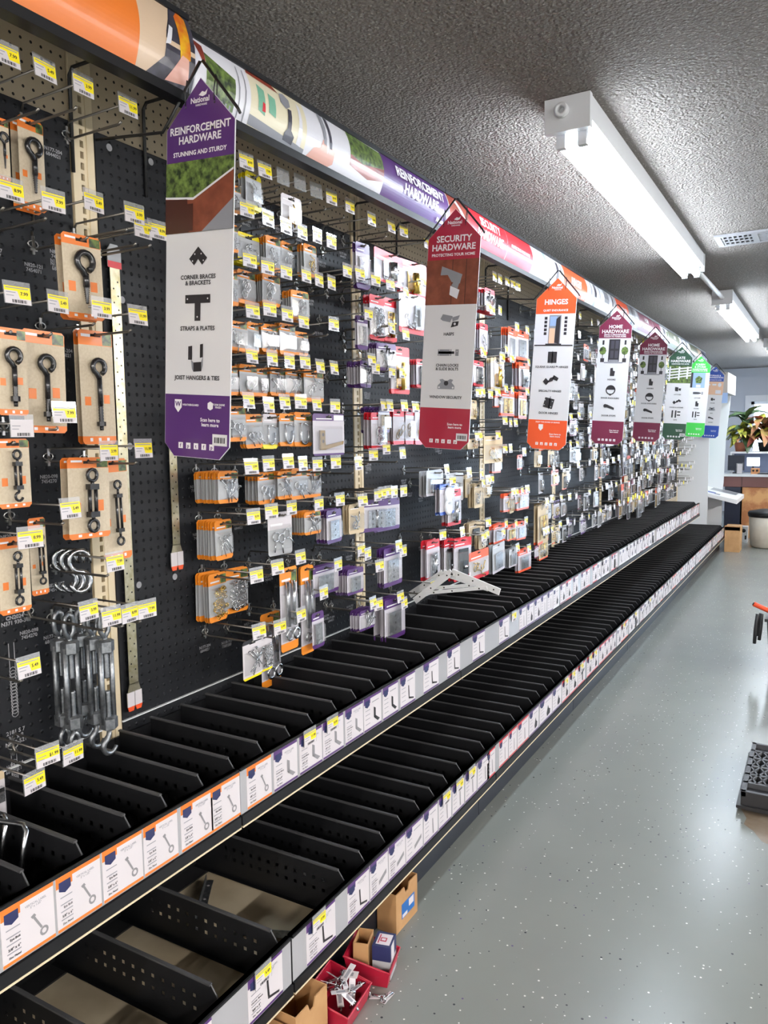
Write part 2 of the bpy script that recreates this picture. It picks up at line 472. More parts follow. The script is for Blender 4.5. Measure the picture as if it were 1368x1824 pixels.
for j in (-0.035, 0.035): MB().box(-0.25, 0.25, j - 0.004, j + 0.004, -0.0115, -0.005).obj('crossbar', [M_VENT], v)
# yellowed lit diffuser further on
d = tag(empty('ceiling_diffuser', (1.25, 11.2, ZC)), 'yellowed square ceiling light panel near the end wall', 'ceiling light')
MB().box(-0.3, 0.3, -0.6, 0.6, -0.05, -0.001).obj('frame', [M_FIX], d)
MB().box(-0.27, 0.27, -0.57, 0.57, -0.056, -0.045).obj('panel', [mat('yellow_diffuser', srgb(240, 220, 170), 0.4, emit=(1.0, 0.86, 0.6), estr=1.6)], d)

# ================================================================== gondola run: backs, shelves, decks
def slotted_upright():
    """cream channel with a column of real slots; local y from 0 to 0.063"""
    b = MB(); z0, z1 = 0.50, 2.33; xf = 0.006
    ya, yb, yc, yd = 0.001, 0.023, 0.033, 0.063
    b.box(-0.03, xf, ya, yb, z0, z1); b.box(-0.03, xf, yc, yd, z0, z1)
    b.box(xf - 0.001, xf + 0.003, yc + 0.008, yc + 0.010, z0, z1)
    z = z0
    while z < z1:
        b.box(-0.003, xf, yb, yc, z, min(z + 0.0095, z1)); z += 0.0254
    b.box(-0.03, -0.02, yb, yc, z0, z1, 1)
    return b.mesh('upright', [M_CREAM, M_DARK])
ME_UP = slotted_upright()

def divider_mesh(L, H):
    """thin perforated steel divider, foot at z=0, running along x from 0 to L"""
    b = MB(); t = 0.0008
    xs = [0.0]; holes = set()
    n0 = 4; x = 0.11; k = 0
    while x + 0.014 < L - 0.045:
        xs += [x, x + 0.010]; holes.add(len(xs) - 2); x += 0.030
    xs.append(L - 0.028)
    zs = [0.0, H * 0.40, H * 0.40 + 0.010, H * 0.64, H * 0.64 + 0.010, H]
    for i in range(len(xs) - 1):
        for j in range(len(zs) - 1):
            if i in holes and j in (1, 3): continue
            for s in (-t, t):
                q = [(xs[i], s, zs[j]), (xs[i + 1], s, zs[j]), (xs[i + 1], s, zs[j + 1]), (xs[i], s, zs[j + 1])]
                if s > 0: q.reverse()
                b.add(q, [(0, 1, 2, 3)])
    xe = xs[-1]
    b.prism([(xe, 0), (L, 0), (L, H * 0.70), (xe, H)], 'y', -t, t)
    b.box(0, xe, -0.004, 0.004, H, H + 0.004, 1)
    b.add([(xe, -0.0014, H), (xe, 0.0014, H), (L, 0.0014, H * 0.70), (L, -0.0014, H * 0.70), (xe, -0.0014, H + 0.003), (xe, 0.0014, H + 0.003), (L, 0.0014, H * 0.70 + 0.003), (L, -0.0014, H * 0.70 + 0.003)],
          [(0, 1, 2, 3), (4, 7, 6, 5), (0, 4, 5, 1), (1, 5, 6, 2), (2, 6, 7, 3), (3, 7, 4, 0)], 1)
    b.box(0, L - 0.01, -0.012, 0.0, 0.0, 0.0012)
    return b.mesh('divider', [M_BLACK, M_LITEDGE])
ZU, XU = 0.505, 0.425          # upper shelf: lip bottom, front face
ZL, XL = 0.145, 0.562          # base deck
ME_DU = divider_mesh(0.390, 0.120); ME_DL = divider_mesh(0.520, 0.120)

# ---- shelf label cards -------------------------------------------------
ICON = {
 'bolt': [('ring',)], 'brace': [('L',)], 'brace_dark': [('Ld',)], 'plate': [('plate',)], 'bar': [('bar',)], 'long_l': [('LL',)], 'tee': [('T',)], 'knob': [('knob',)], 'blank': []}
M_ICON = mat('icon_grey', srgb(140, 138, 142), 0.5); M_ICOND = mat('icon_black', srgb(38, 36, 40), 0.5)
LABELS = {}
def label_mesh(color, icon, txt):
    """unit card, y 0..1, z 0..1, facing +x"""
    key = (color.name, icon, txt)
    if key in LABELS: return LABELS[key]
    b = MB()
    P = lambda u, v: (0.0016, u, v)
    b.box(0.0, 0.001, 0.0, 1.0, 0.0, 1.0, 0)
    Q = lambda u, v: (0.0013, u, v)
    b.flat([(0, 0), (1, 0), (1, 0.055), (0, 0.055)], Q, 1)
    b.flat([(0, 0.93), (1, 0.93), (1, 1), (0, 1)], Q, 1)
    b.flat([(0.0, 0.80), (0.36, 0.80), (0.36, 0.93), (0.0, 0.93)], Q, 1)
    b.flat([(0.06, 0.90), (0.06, 0.74), (0.19, 0.68), (0.32, 0.74), (0.32, 0.90)], P, 2)
    b.flat([(0.36, 0.62), (0.93, 0.62), (0.93, 0.93), (0.36, 0.93)], Q, 5)
    if txt:
        b.text('VERTICAL LABEL\n5" x 1.25"', 0.055, lambda u, v: P(0.65 + u, 0.80 + v), 3)
        b.text('Eye Bolt' if color is M_ORANGE else 'Corner Brace', 0.058, lambda u, v: P(0.24 + u, 0.42 + v), 4)
        b.text('5/8" x 6"' if icon == 'bolt' else '3/8" x 8"', 0.066, lambda u, v: P(0.22 + u, 0.26 + v), 4)
        b.text('Zinc Plated', 0.05, lambda u, v: P(0.22 + u, 0.12 + v), 4)
    else:
        b.flat([(0.45, 0.77), (0.85, 0.77), (0.85, 0.80), (0.45, 0.80)], P, 3)
    for z in (0.60, 0.47, 0.34, 0.19):
        b.flat([(0.08, z), (0.34, z), (0.34, z + 0.02), (0.08, z + 0.02)], P, 3)
    if icon == 'bolt':
        for s in range(12):
            a0, a1 = 2 * math.pi * s / 12, 2 * math.pi * (s + 1) / 12
            c = (0.78, 0.24); R, r = 0.085, 0.045
            b.flat([(c[0] + r * math.cos(a0), c[1] + r * math.sin(a0)), (c[0] + R * math.cos(a0), c[1] + R * math.sin(a0)), (c[0] + R * math.cos(a1), c[1] + R * math.sin(a1)), (c[0] + r * math.cos(a1), c[1] + r * math.sin(a1))], P, 6)
        b.flat([(0.72, 0.31), (0.755, 0.325), (0.61, 0.60), (0.57, 0.585)], P, 6)
        b.flat([(0.57, 0.56), (0.645, 0.59), (0.61, 0.64), (0.54, 0.61)], P, 6)
    elif icon in ('brace', 'brace_dark'):
        k = 6 if icon == 'brace' else 7
        b.flat([(0.55, 0.30), (0.66, 0.24), (0.66, 0.56), (0.55, 0.62)], P, k)
        b.flat([(0.55, 0.30), (0.78, 0.13), (0.90, 0.17), (0.66, 0.33)], P, k)
    elif icon == 'plate':
        b.flat([(0.48, 0.20), (0.90, 0.36), (0.90, 0.48), (0.48, 0.32)], P, 6)
    elif icon == 'bar':
        b.flat([(0.62, 0.12), (0.70, 0.12), (0.66, 0.60), (0.60, 0.60)], P, 6)
    elif icon == 'long_l':
        b.flat([(0.55, 0.18), (0.60, 0.22), (0.57, 0.62), (0.52, 0.62)], P, 7)
        b.flat([(0.55, 0.18), (0.88, 0.10), (0.89, 0.15), (0.60, 0.23)], P, 7)
    elif icon == 'tee':
        b.flat([(0.45, 0.42), (0.90, 0.56), (0.90, 0.68), (0.45, 0.54)], P, 7)
        b.flat([(0.60, 0.10), (0.72, 0.12), (0.72, 0.52), (0.60, 0.48)], P, 7)
    elif icon == 'knob':
        b.flat([(0.58, 0.12), (0.82, 0.16), (0.84, 0.34), (0.72, 0.42), (0.66, 0.58), (0.60, 0.40), (0.54, 0.26)], P, 7)
    me = b.mesh('shelf_label', [M_PAPER, color, M_NAVY, M_GREYINK, M_INK, M_PAPER, M_ICON, M_ICOND])
    LABELS[key] = me
    return me

def price_tag_mesh(price, style):
    """price tag facing +x, centred, about 52 x 42 mm; style k yellow flash, w white, b blank holder, o older all-yellow"""
    b = MB()
    b.box(-0.0006, 0.0006, -0.027, 0.027, -0.021, 0.023, 0)
    if style != 'b':
        P = lambda u, v: (0.0011, u, v); Q = lambda u, v: (0.0014, u, v)
        b.box(0.0006, 0.0010, -0.0255, 0.0255, -0.0205, 0.013, 1)
        if style == 'k':
            b.flat([(-0.0255, 0.004), (0.0, 0.004), (0.004, -0.010), (0.0255, -0.010), (0.0255, 0.013), (-0.0255, 0.013)], P, 2)
        elif style == 'o':
            b.flat([(-0.0255, -0.006), (0.0255, -0.006), (0.0255, 0.013), (-0.0255, 0.013)], P, 2)
        if style != 'w':
            b.text(price, 0.009, lambda u, v: Q(0.013 + u, -0.0005 + v), 3)
            b.flat([(-0.023, 0.0085), (0.022, 0.0085), (0.022, 0.0105), (-0.023, 0.0105)], Q, 4)
        b.flat([(-0.023, 0.0), (-0.004, 0.0), (-0.004, 0.0016), (-0.023, 0.0016)], Q, 4)
        b.flat([(-0.023, -0.006), (-0.008, -0.006), (-0.008, -0.0045), (-0.023, -0.0045)], Q, 4)
        u = -0.012
        for w in (0.002, 0.001, 0.003, 0.001, 0.002, 0.0015, 0.003, 0.001, 0.002, 0.001):
            b.flat([(u, -0.0185), (u + w, -0.0185), (u + w, -0.0125), (u, -0.0125)], Q, 3); u += w + 0.0012
    return b.mesh('price_tag', [M_CLEARTAG, M_PAPER, M_YELLOW, M_INK, M_GREYINK])
TAGME = {}
def price_tag(style, i=0):
    p = ('8.99', '7.99', '5.49', '3.99', '11.99')[i % 5] if style != 'o' else '$1.99'
    if (style, p) not in TAGME: TAGME[(style, p)] = price_tag_mesh(p, style)
    return TAGME[(style, p)]

UP = [(0.588, 0.694), (0.702, 0.801), (0.806, 0.9), (0.905, 1.0), (1.004, 1.095), (1.105, 1.2), (1.21, 1.305), (1.315, 1.405), (1.415, 1.51), (1.52, 1.62), (1.625, 1.725), (1.735, 1.83), (1.835, 1.935), (1.945, 2.04), (2.055, 2.155), (2.215, 2.33), (2.41, 2.52),
      (2.625, 2.745), (2.897, 3.012), (3.136, 3.225), (3.235, 3.325), (3.335, 3.425), (3.43, 3.515), (3.525, 3.61), (3.618, 3.71), (3.73, 3.82), (3.83, 3.92)]
LW = [(0.70, 0.81), (0.92, 1.03), (1.138, 1.254), (1.345, 1.465), (1.521, 1.625), (1.63, 1.725), (1.73, 1.825), (1.83, 1.935), (1.942, 2.035), (2.045, 2.135), (2.145, 2.235), (2.245, 2.34), (2.35, 2.455), (2.465, 2.54), (2.55, 2.64), (2.65, 2.735), (2.745, 2.87),
      (2.88, 2.995), (3.01, 3.175), (3.185, 3.31), (3.325, 3.43), (3.44, 3.57), (3.58, 3.70)]
y = 3.96
while y < 8.5:
    w = random.uniform(0.075, 0.11); UP.append((y, y + w)); y += w + random.choice((0.004, 0.006, 0.02, 0.06))
y = 3.74
while y < 9.7:
    w = random.uniform(0.08, 0.115); LW.append((y, y + w)); y += w + random.choice((0.004, 0.008, 0.03))
TAG_UP = {9, 10, 18.5}; TAG_LO = {2, 3, 9, 10, 11}

UPD = [0.20, 0.32, 0.45, 0.57, 0.68, 0.775, 0.885, 0.998, 1.095, 1.203, 1.293, 1.409, 1.52, 1.62, 1.735, 1.84, 1.945, 2.05, 2.16, 2.28, 2.40, 2.56, 2.76, 2.95]
y = 3.06
while y < 8.58: UPD.append(y); y += random.uniform(0.085, 0.105)
LOD = [0.12, 0.31, 0.50, 0.69, 0.88, 1.08, 1.275, 1.55, 1.65, 1.76, 1.865, 1.97, 2.07, 2.17, 2.275, 2.38, 2.48, 2.58, 2.68, 2.79, 2.89, 3.0, 3.10]
y = 3.20
while y < 9.78: LOD.append(y); y += random.uniform(0.09, 0.11)

def rail(y0, y1, z0, xf, H):
    """ticket rail: black lip, grey strip, clear front edge; beige line underneath"""
    b = MB(); e = 0.003
    b.box(xf - 0.012, xf, y0 + e, y1 - e, z0 + 0.004, z0 + H, 0)
    b.box(xf - 0.012, xf + 0.004, y0 + e, y1 - e, z0 + H - 0.006, z0 + H, 0)
    b.box(xf - 0.012, xf + 0.006, y0 + e, y1 - e, z0 + 0.004, z0 + 0.028, 0)
    b.box(xf, xf + 0.0012, y0 + e, y1 - e, z0 + 0.030, z0 + H - 0.006, 1)
    b.box(xf - 0.012, xf + 0.007, y0 + e, y1 - e, z0, z0 + 0.004, 2)
    return b
BAYOBJ = {}
for k in range(-1, 8):
    y0, y1 = bay_y(k), bay_y(k + 1)
    nm = BAY[k] if k >= 0 else 'nearest the viewer'
    fr = tag(empty('gondola_bay', (0, y0 - 0.029, 0)), 'wall bay of beige pegboard and black sheet %s' % nm, 'shelving bay', 'hardware wall bays')
    BAYOBJ[k] = fr
    link('upright', ME_UP, fr)
    if k == 7: link('upright', ME_UP, fr, (0, PITCH, 0))
    MB().box(-0.012, 0.0, 0.064, PITCH - 0.001, 0.50, 2.33).obj('pegboard', [M_PEG], fr)
    MB().box(-0.012, 0.02, 0.064, PITCH - 0.001, 2.33, 2.35).obj('top_cap', [M_CREAM], fr)
    MB().box(0.001, 0.004, 0.069, PITCH - 0.005, 0.615, 2.135).obj('planogram_sheet', [M_SHEET], fr)
    MB().box(0.004, 0.011, 0.064, PITCH - 0.001, 0.6685, 0.6715).obj('bottom_lip', [M_WHITE], fr)
    MB().box(-0.06, -0.030, 0.001, PITCH - 0.001, 0.0, 2.33).obj('back', [M_BLACKMAT], fr)
    # upper shelf
    if k <= 6:
        sh = tag(empty('upper_shelf', (0.013, y0, ZU)), 'black upper shelf with wire-thin dividers and label rail %s' % nm, 'shelf', 'upper divided shelves')
        MB().box(0.0, XU - 0.026, 0.001, PITCH - 0.001, 0.020, 0.030).obj('deck', [M_BLACK], sh)
        MB().box(0.0, 0.006, 0.001, PITCH - 0.001, 0.03, 0.135).obj('back_rail', [M_BLACK], sh)
        ru = rail(0, PITCH, 0, XU - 0.013, 0.140).obj('label_rail', [M_BLACK, M_GREYSTRIP, M_CREAM], sh)
        for yd in UPD:
            if y0 <= yd < y1: link('divider', ME_DU, sh, (0.007, min(max(yd - y0, 0.014), PITCH - 0.006), 0.03))
        for i, (a, b_) in enumerate(UP):
            if y0 <= a < y1:
                col = M_ORANGE if a < 1.41 else (M_PURPLE if a < 3.6 else random.choice((M_RED, M_SIGNWHITE, M_MAROON, M_SIGNWHITE)))
                ic = 'bolt' if a < 1.41 else ('brace' if a < 1.74 else ('brace_dark' if a < 2.05 else ('long_l' if a < 3.1 else random.choice(('knob', 'bar', 'brace_dark', 'knob')))))
                link('shelf_label', label_mesh(col, ic, a < 1.75), ru, (XU - 0.0116, min(a - y0, PITCH - b_ + a), 0.033), scale=(1, b_ - a, 0.100))
                if i in TAG_UP or (a > 4.2 and random.random() < 0.22):
                    link('price_tag', price_tag('k' if a < 4 else 'w', i), ru, (XU - 0.0055, min(a - y0 + 0.04, PITCH - 0.03), 0.122))
        if k == 2: link('price_tag', price_tag('k', 1), ru, (XU - 0.007, 3.06 - y0, 0.118))
    dk = tag(empty('base_deck', (0.013, y0, 0)), 'low base deck with black dividers and kick plate %s' % nm, 'shelf', 'base decks')
    MB().box(0.0, XL - 0.026, 0.001, PITCH - 0.001, ZL + 0.012, ZL + 0.022).obj('deck', [M_DECK], dk)
    MB().box(0.457, 0.487, 0.002, PITCH - 0.002, 0.0, ZL + 0.01).obj('kick_plate', [M_NAVYBLK], dk)
    MB().box(0.0, 0.012, 0.001, PITCH - 0.001, ZL + 0.022, ZL + 0.30).obj('back_rail', [M_BLACK], dk)
    la = min(max(0.001, 1.553 - y0), PITCH)
    if la < PITCH - 0.01: MB().box(0.012, XL - 0.027, la, PITCH - 0.001, ZL + 0.022, ZL + 0.025).obj('bin_liner', [M_BLACKMAT], dk)
    if la > 0.01: MB().box(0.012, 0.066, 0.001, min(la, PITCH - 0.001), ZL + 0.022, ZL + 0.026).obj('back_strip', [M_BLACKMAT], dk)
    r = rail(0, PITCH, 0, XL - 0.013, 0.140).obj('label_rail', [M_BLACK, M_GREYSTRIP, M_CREAM], dk, (0, 0, ZL))
    for yd in LOD:
        if y0 <= yd < y1: link('divider', ME_DL, dk, (0.013, min(max(yd - y0, 0.014), PITCH - 0.006), ZL + 0.026))
    for i, (a, b_) in enumerate(LW):
        if y0 <= a < y1:
            col = M_PURPLE if a < 2.45 or 2.87 < a < 3.3 else (M_RED if a < 4.2 else random.choice((M_SIGNWHITE, M_MAROON, M_SIGNWHITE, M_ORRED)))
            ic = 'long_l' if a < 1.6 else ('plate' if a < 1.9 else ('bar' if a < 2.87 else random.choice(('tee', 'knob', 'knob'))))
            link('shelf_label', label_mesh(col, ic, a < 1.75), r, (XL - 0.0116, min(a - y0, PITCH - b_ + a), 0.033), scale=(1, b_ - a, 0.100))
            if i in TAG_LO or (3.3 < a < 3.9) or (a > 4.2 and random.random() < 0.25):
                link('price_tag', price_tag('k' if a < 4 else random.choice('kww'), i), r, (XL - 0.0055, min(a - y0 + 0.045, PITCH - 0.03), 0.122))

# ================================================================== header panels over the run
HX, HZ0, HZ1 = 0.268, 2.160, 2.300
def hsurf(y, t, off=0.0, dx=0.0):
    return (HX + dx + 0.034 * math.sin(math.pi * (0.12 + 0.76 * t)) + off, y, HZ0 + (HZ1 - HZ0) * t)
M_LEAF = m_noise('printed_foliage', srgb(28, 44, 26), srgb(116, 140, 70), 60, 0.4, detail=4)
M_WOODP = m_noise('printed_red_wood', srgb(120, 44, 32), srgb(150, 66, 48), 14, 0.4)
M_TANP = mat('printed_tan', srgb(214, 188, 160), 0.36, coat=0.25)
M_CREAMP = mat('printed_cream', srgb(226, 218, 190), 0.36, coat=0.25)
M_WHITEP = mat('printed_white', srgb(226, 226, 234), 0.34, coat=0.25)
M_GREYP = mat('printed_grey', srgb(140, 142, 150), 0.34, coat=0.25)
M_DKP = m_noise('printed_dark', srgb(40, 38, 48), srgb(70, 68, 82), 20, 0.36)
M_SKIN = mat('printed_skin', srgb(222, 168, 152), 0.36, coat=0.25)
M_YELP = m_noise('printed_flame', srgb(232, 196, 30), srgb(206, 96, 30), 18, 0.36)
M_TEALP = mat('printed_teal', srgb(120, 176, 150), 0.36, coat=0.25)
M_OLIVE = mat('printed_olive', srgb(96, 100, 78), 0.36, coat=0.25)
M_SKYP = mat('printed_sky', srgb(150, 176, 216), 0.36, coat=0.25)
HP = [M_WHITEP, M_ORANGE, M_PURPLE, M_RED, M_ORRED, M_MAROON, M_LEAF, M_WOODP, M_TANP, M_CREAMP, M_GREYP, M_DKP, M_SKIN, M_YELP, M_TEALP, M_OLIVE, M_SKYP, M_LETTER, M_NAVY]
for m_ in HP:
    m_.node_tree.nodes['Principled BSDF'].inputs['Coat Weight'].default_value = 0.22
    m_.node_tree.nodes['Principled BSDF'].inputs['Coat Roughness'].default_value = 0.18
HI = {m.name: i for i, m in enumerate(HP)}
def hpatch(b, y0, y1, t0, t1, m, dx, off=0.0008, n=18):
    mi = HI[m.name]
    for i in range(n):
        a, c = t0 + (t1 - t0) * i / n, t0 + (t1 - t0) * (i + 1) / n
        b.quad(hsurf(y0, a, off, dx), hsurf(y1, a, off, dx), hsurf(y1, c, off, dx), hsurf(y0, c, off, dx), mi)
def hpoly(b, pts, m, dx, off=0.0016):
    # a polygon cut into bands so that it follows the curve
    n = 5
    t0 = min(p[1] for p in pts); t1 = max(p[1] for p in pts)
    for i in range(n):
        lo, hi = t0 + (t1 - t0) * i / n, t0 + (t1 - t0) * (i + 1) / n
        q = list(pts)
        for lim, keep in ((lo, 1), (hi, -1)):
            r = []
            for j in range(len(q)):
                a, c = q[j], q[(j + 1) % len(q)]
                ia, ic = (a[1] - lim) * keep >= -1e-9, (c[1] - lim) * keep >= -1e-9
                if ia: r.append(a)
                if ia != ic:
                    s = (lim - a[1]) / (c[1] - a[1]); r.append((a[0] + (c[0] - a[0]) * s, lim))
            q = r
            if not q: break
        if len(q) >= 3: b.add([hsurf(p[0], p[1], off, dx) for p in q], [tuple(range(len(q)))], HI[m.name])
def htext(b, s, yc, tc, size, dx, wide=1.0):
    hh = (HZ1 - HZ0)
    b.text(s, size, lambda u, v: hsurf(yc + u, tc + v / hh, 0.0055, dx), HI['white_lettering'], wide)

nh = [0]
def header(y0, y1, label, paint, dx=0.0):
    r = tag(empty('header_sign', (0, 0, 0)), label, 'header sign', 'curved header signs above the run')
    b = MB(); n = 18
    for i in range(n):
        a, c = i / n, (i + 1) / n
        b.quad(hsurf(y0, a, 0, dx), hsurf(y1, a, 0, dx), hsurf(y1, c, 0, dx), hsurf(y0, c, 0, dx))
        b.quad(hsurf(y0, a, -0.004, dx), hsurf(y0, c, -0.004, dx), hsurf(y1, c, -0.004, dx), hsurf(y1, a, -0.004, dx))
        for yy, o in ((y0, 1), (y1, -1)):
            q = [hsurf(yy, a, -0.004, dx), hsurf(yy, a, 0, dx), hsurf(yy, c, 0, dx), hsurf(yy, c, -0.004, dx)]
            b.add(q if o > 0 else q[::-1], [(0, 1, 2, 3)])
    b.obj('panel', [M_WHITEP], r)
    p = MB(); paint(p, dx); p.obj('printed_picture', HP, r)
    x = HX + dx
    MB().box(x - 0.012, x + 0.022, y0, y1, HZ0 - 0.017, HZ0 + 0.004).obj('bottom_rail', [M_BLACK], r)
    MB().box(x - 0.012, x + 0.020, y0, y1, HZ1 - 0.003, HZ1 + 0.009).obj('top_rail', [M_BLACK], r)
    MB().box(x - 0.014, x - 0.010, y0, y1, HZ0, HZ1).obj('backing', [M_GREYSTRIP], r)
    nh[0] += 1
    for q, ya in enumerate([y1 - 0.10] if y0 < 0 else [y0 + 0.12, y1 - 0.20]):
        o = MB().tube([(0.008, ya, 2.02), (0.010, ya, 2.235), (0.022, ya, 2.25), (x - 0.016, ya, 2.247)], 0.0045, 6).obj('header_bracket', [M_BWIRE])
        tag(o, 'black wire bracket behind the %s end of the %s header panel' % ('near' if q == 0 and y0 > 0 else 'far', ORD[nh[0] - 1]), 'bracket', 'header brackets')
    return r

def p0(b, dx):
    hpatch(b, -0.9, 1.20, 0, 1, M_ORANGE, dx)
    hpatch(b, 1.20, 1.36, 0, 1, M_TANP, dx)
    hpoly(b, [(1.225, 0.02), (1.27, 0.30), (1.275, 0.62), (1.30, 0.98), (1.36, 1.0), (1.36, 0.0), (1.23, 0.0)], M_DKP, dx)
    hpoly(b, [(1.315, 0.35), (1.345, 0.40), (1.345, 0.95), (1.325, 1.0), (1.31, 0.9)], M_YELP, dx, 0.002)
    hpoly(b, [(1.28, 0.05), (1.345, 0.10), (1.34, 0.40), (1.32, 0.42)], M_SKIN, dx, 0.0024)
    hpoly(b, [(1.27, 0.45), (1.285, 0.48), (1.295, 0.70), (1.285, 0.72)], M_WHITEP, dx, 0.0024)
def p1(b, dx):
    hpatch(b, 1.366, 1.557, 0, 1, M_WHITEP, dx)
    hpoly(b, [(1.40, 0.15), (1.50, 0.10), (1.50, 0.62), (1.40, 0.80)], M_LEAF, dx)
    hpoly(b, [(1.366, 0.95), (1.40, 0.90), (1.398, 0.6), (1.39, 0.6)], M_WOODP, dx)
    for i in range(7): hpoly(b, [(1.40 + i * 0.014, 0.03), (1.406 + i * 0.014, 0.03), (1.406 + i * 0.014, 0.18), (1.40 + i * 0.014, 0.18)], M_GREYP, dx, 0.002)
    for yy in (1.512, 1.535): hpoly(b, [(yy, 0.0), (yy + 0.004, 0.0), (yy + 0.004, 0.9), (yy, 0.9)], M_GREYP, dx, 0.002)
    hpatch(b, 1.557, 1.791, 0, 1, M_CREAMP, dx)
    hpoly(b, [(1.557, 0.06), (1.79, 0.02), (1.79, 0.12), (1.557, 0.22)], M_GREYP, dx)
    hpoly(b, [(1.585, 0.35), (1.612, 0.30), (1.612, 0.74), (1.585, 0.80)], M_TEALP, dx)
    hpoly(b, [(1.627, 0.40), (1.655, 0.36), (1.655, 0.70), (1.627, 0.74)], M_TEALP, dx)
    hpoly(b, [(1.60, 0.36), (1.613, 0.36), (1.611, 0.50), (1.602, 0.52)], M_RED, dx, 0.002)
    hpoly(b, [(1.557, 0.92), (1.68, 0.88), (1.66, 0.98), (1.56, 1.0)], M_WOODP, dx)
    hpoly(b, [(1.68, 0.72), (1.70, 0.64), (1.72, 0.72), (1.724, 0.86), (1.705, 0.94), (1.685, 0.90)], M_GREYP, dx, 0.002)
    hpoly(b, [(1.695, 0.10), (1.735, 0.08), (1.738, 0.22), (1.722, 0.30), (1.722, 0.66), (1.706, 0.66), (1.706, 0.3), (1.696, 0.22)], M_DKP, dx, 0.0024)
    hpoly(b, [(1.752, 0.14), (1.772, 0.12), (1.768, 0.85), (1.758, 0.9)], M_WHITEP, dx, 0.002)
    hpatch(b, 1.791, 2.012, 0, 1, M_WHITEP, dx)
    hpoly(b, [(1.80, 0.0), (1.90, 0.0), (1.93, 0.12), (1.93, 0.34), (1.91, 0.40), (1.895, 0.25), (1.885, 0.46), (1.868, 0.46), (1.86, 0.30), (1.83, 0.24)], M_SKIN, dx)
    hpoly(b, [(1.873, 0.40), (1.887, 0.38), (1.883, 0.96), (1.862, 0.99), (1.860, 0.92)], M_GREYP, dx, 0.002)
    hpoly(b, [(1.903, 0.36), (1.914, 0.36), (1.908, 0.96), (1.892, 0.97)], M_DKP, dx, 0.002)
    hpatch(b, 2.012, 2.211, 0, 1, M_WHITEP, dx)
    hpoly(b, [(2.012, 0.50), (2.08, 0.42), (2.211, 0.56), (2.211, 0.95), (2.012, 0.98)], M_LEAF, dx)
    hpoly(b, [(2.012, 0.28), (2.12, 0.18), (2.211, 0.30), (2.211, 0.56), (2.08, 0.42), (2.012, 0.50)], M_WOODP, dx)
    hpatch(b, 2.211, 2.696, 0, 1, M_PURPLE, dx)
    htext(b, 'REINFORCEMENT\nHARDWARE', 2.475, 0.56, 0.046, dx, 1.0)
    htext(b, 'National', 2.64, 0.13, 0.02, dx)
def p2(b, dx):
    hpatch(b, 2.706, 2.894, 0, 1, M_WOODP, dx); hpoly(b, [(2.76, 0.9), (2.79, 0.9), (2.86, 0.45), (2.84, 0.40)], M_WHITEP, dx)
    hpatch(b, 2.894, 3.647, 0, 1, M_RED, dx)
    htext(b, 'SECURITY\nHARDWARE', 3.11, 0.55, 0.050, dx)
    htext(b, 'PROTECTING YOUR HOME', 3.47, 0.50, 0.020, dx)
    hpoly(b, [(3.309, 0.0), (3.312, 0.0), (3.312, 1.0), (3.309, 1.0)], M_WHITEP, dx)
    hpatch(b, 3.647, 3.964, 0, 1, M_WHITEP, dx); hpoly(b, [(3.66, 0.25), (3.78, 0.30), (3.80, 0.8), (3.66, 0.9)], M_CREAMP, dx)
    hpoly(b, [(3.69, 0.3), (3.73, 0.32), (3.73, 0.52), (3.69, 0.5)], M_TEALP, dx, 0.002)
    hpoly(b, [(3.84, 0.0), (3.88, 0.0), (3.86, 1.0), (3.82, 1.0)], M_SKYP, dx)
def p3(b, dx):
    hpatch(b, 3.974, 4.154, 0, 1, M_WHITEP, dx); hpoly(b, [(4.02, 0.1), (4.06, 0.1), (4.06, 0.9), (4.02, 0.9)], M_DKP, dx); hpoly(b, [(4.09, 0.1), (4.12, 0.1), (4.12, 0.9), (4.09, 0.9)], M_GREYP, dx)
    hpatch(b, 4.154, 4.619, 0, 1, M_ORRED, dx); htext(b, 'HINGES', 4.38, 0.5, 0.055, dx); htext(b, 'National', 4.55, 0.12, 0.02, dx)
    hpatch(b, 4.619, 5.335, 0, 1, M_WHITEP, dx)
    for yy, w, m in ((4.70, 0.03, M_GREYP), (4.78, 0.05, M_DKP), (4.90, 0.02, M_GREYP), (5.02, 0.12, M_GREYP), (5.22, 0.04, M_DKP), (5.29, 0.02, M_GREYP)):
        hpoly(b, [(yy, 0.05), (yy + w, 0.05), (yy + w, 0.95), (yy, 0.95)], m, dx)
def p4(b, dx):
    hpatch(b, 5.345, 5.708, 0, 1, M_ORRED, dx); htext(b, 'HINGES', 5.55, 0.5, 0.05, dx)
    hpatch(b, 5.708, 6.065, 0, 1, M_GREYP, dx); hpoly(b, [(5.80, 0.0), (5.86, 0.0), (5.86, 1), (5.80, 1)], M_DKP, dx); hpoly(b, [(5.93, 0.0), (6.02, 0.0), (6.02, 1), (5.93, 1)], M_WHITEP, dx)
    hpatch(b, 6.065, 6.595, 0, 1, M_MAROON, dx); htext(b, 'HOME\nHARDWARE', 6.33, 0.5, 0.05, dx)
def p5(b, dx):
    hpatch(b, 6.605, 6.937, 0, 1, M_MAROON, dx); htext(b, 'DOOR KNOCKERS', 6.77, 0.5, 0.025, dx)
    hpatch(b, 6.937, 7.30, 0, 1, M_WHITEP, dx); hpoly(b, [(7.05, 0.1), (7.15, 0.1), (7.15, 0.9), (7.05, 0.9)], M_DKP, dx); hpoly(b, [(7.20, 0.3), (7.28, 0.3), (7.28, 0.8), (7.20, 0.8)], M_LEAF, dx)
    hpatch(b, 7.30, 7.895, 0, 1, M_OLIVE, dx); htext(b, 'GATE\nHARDWARE', 7.6, 0.5, 0.045, dx)
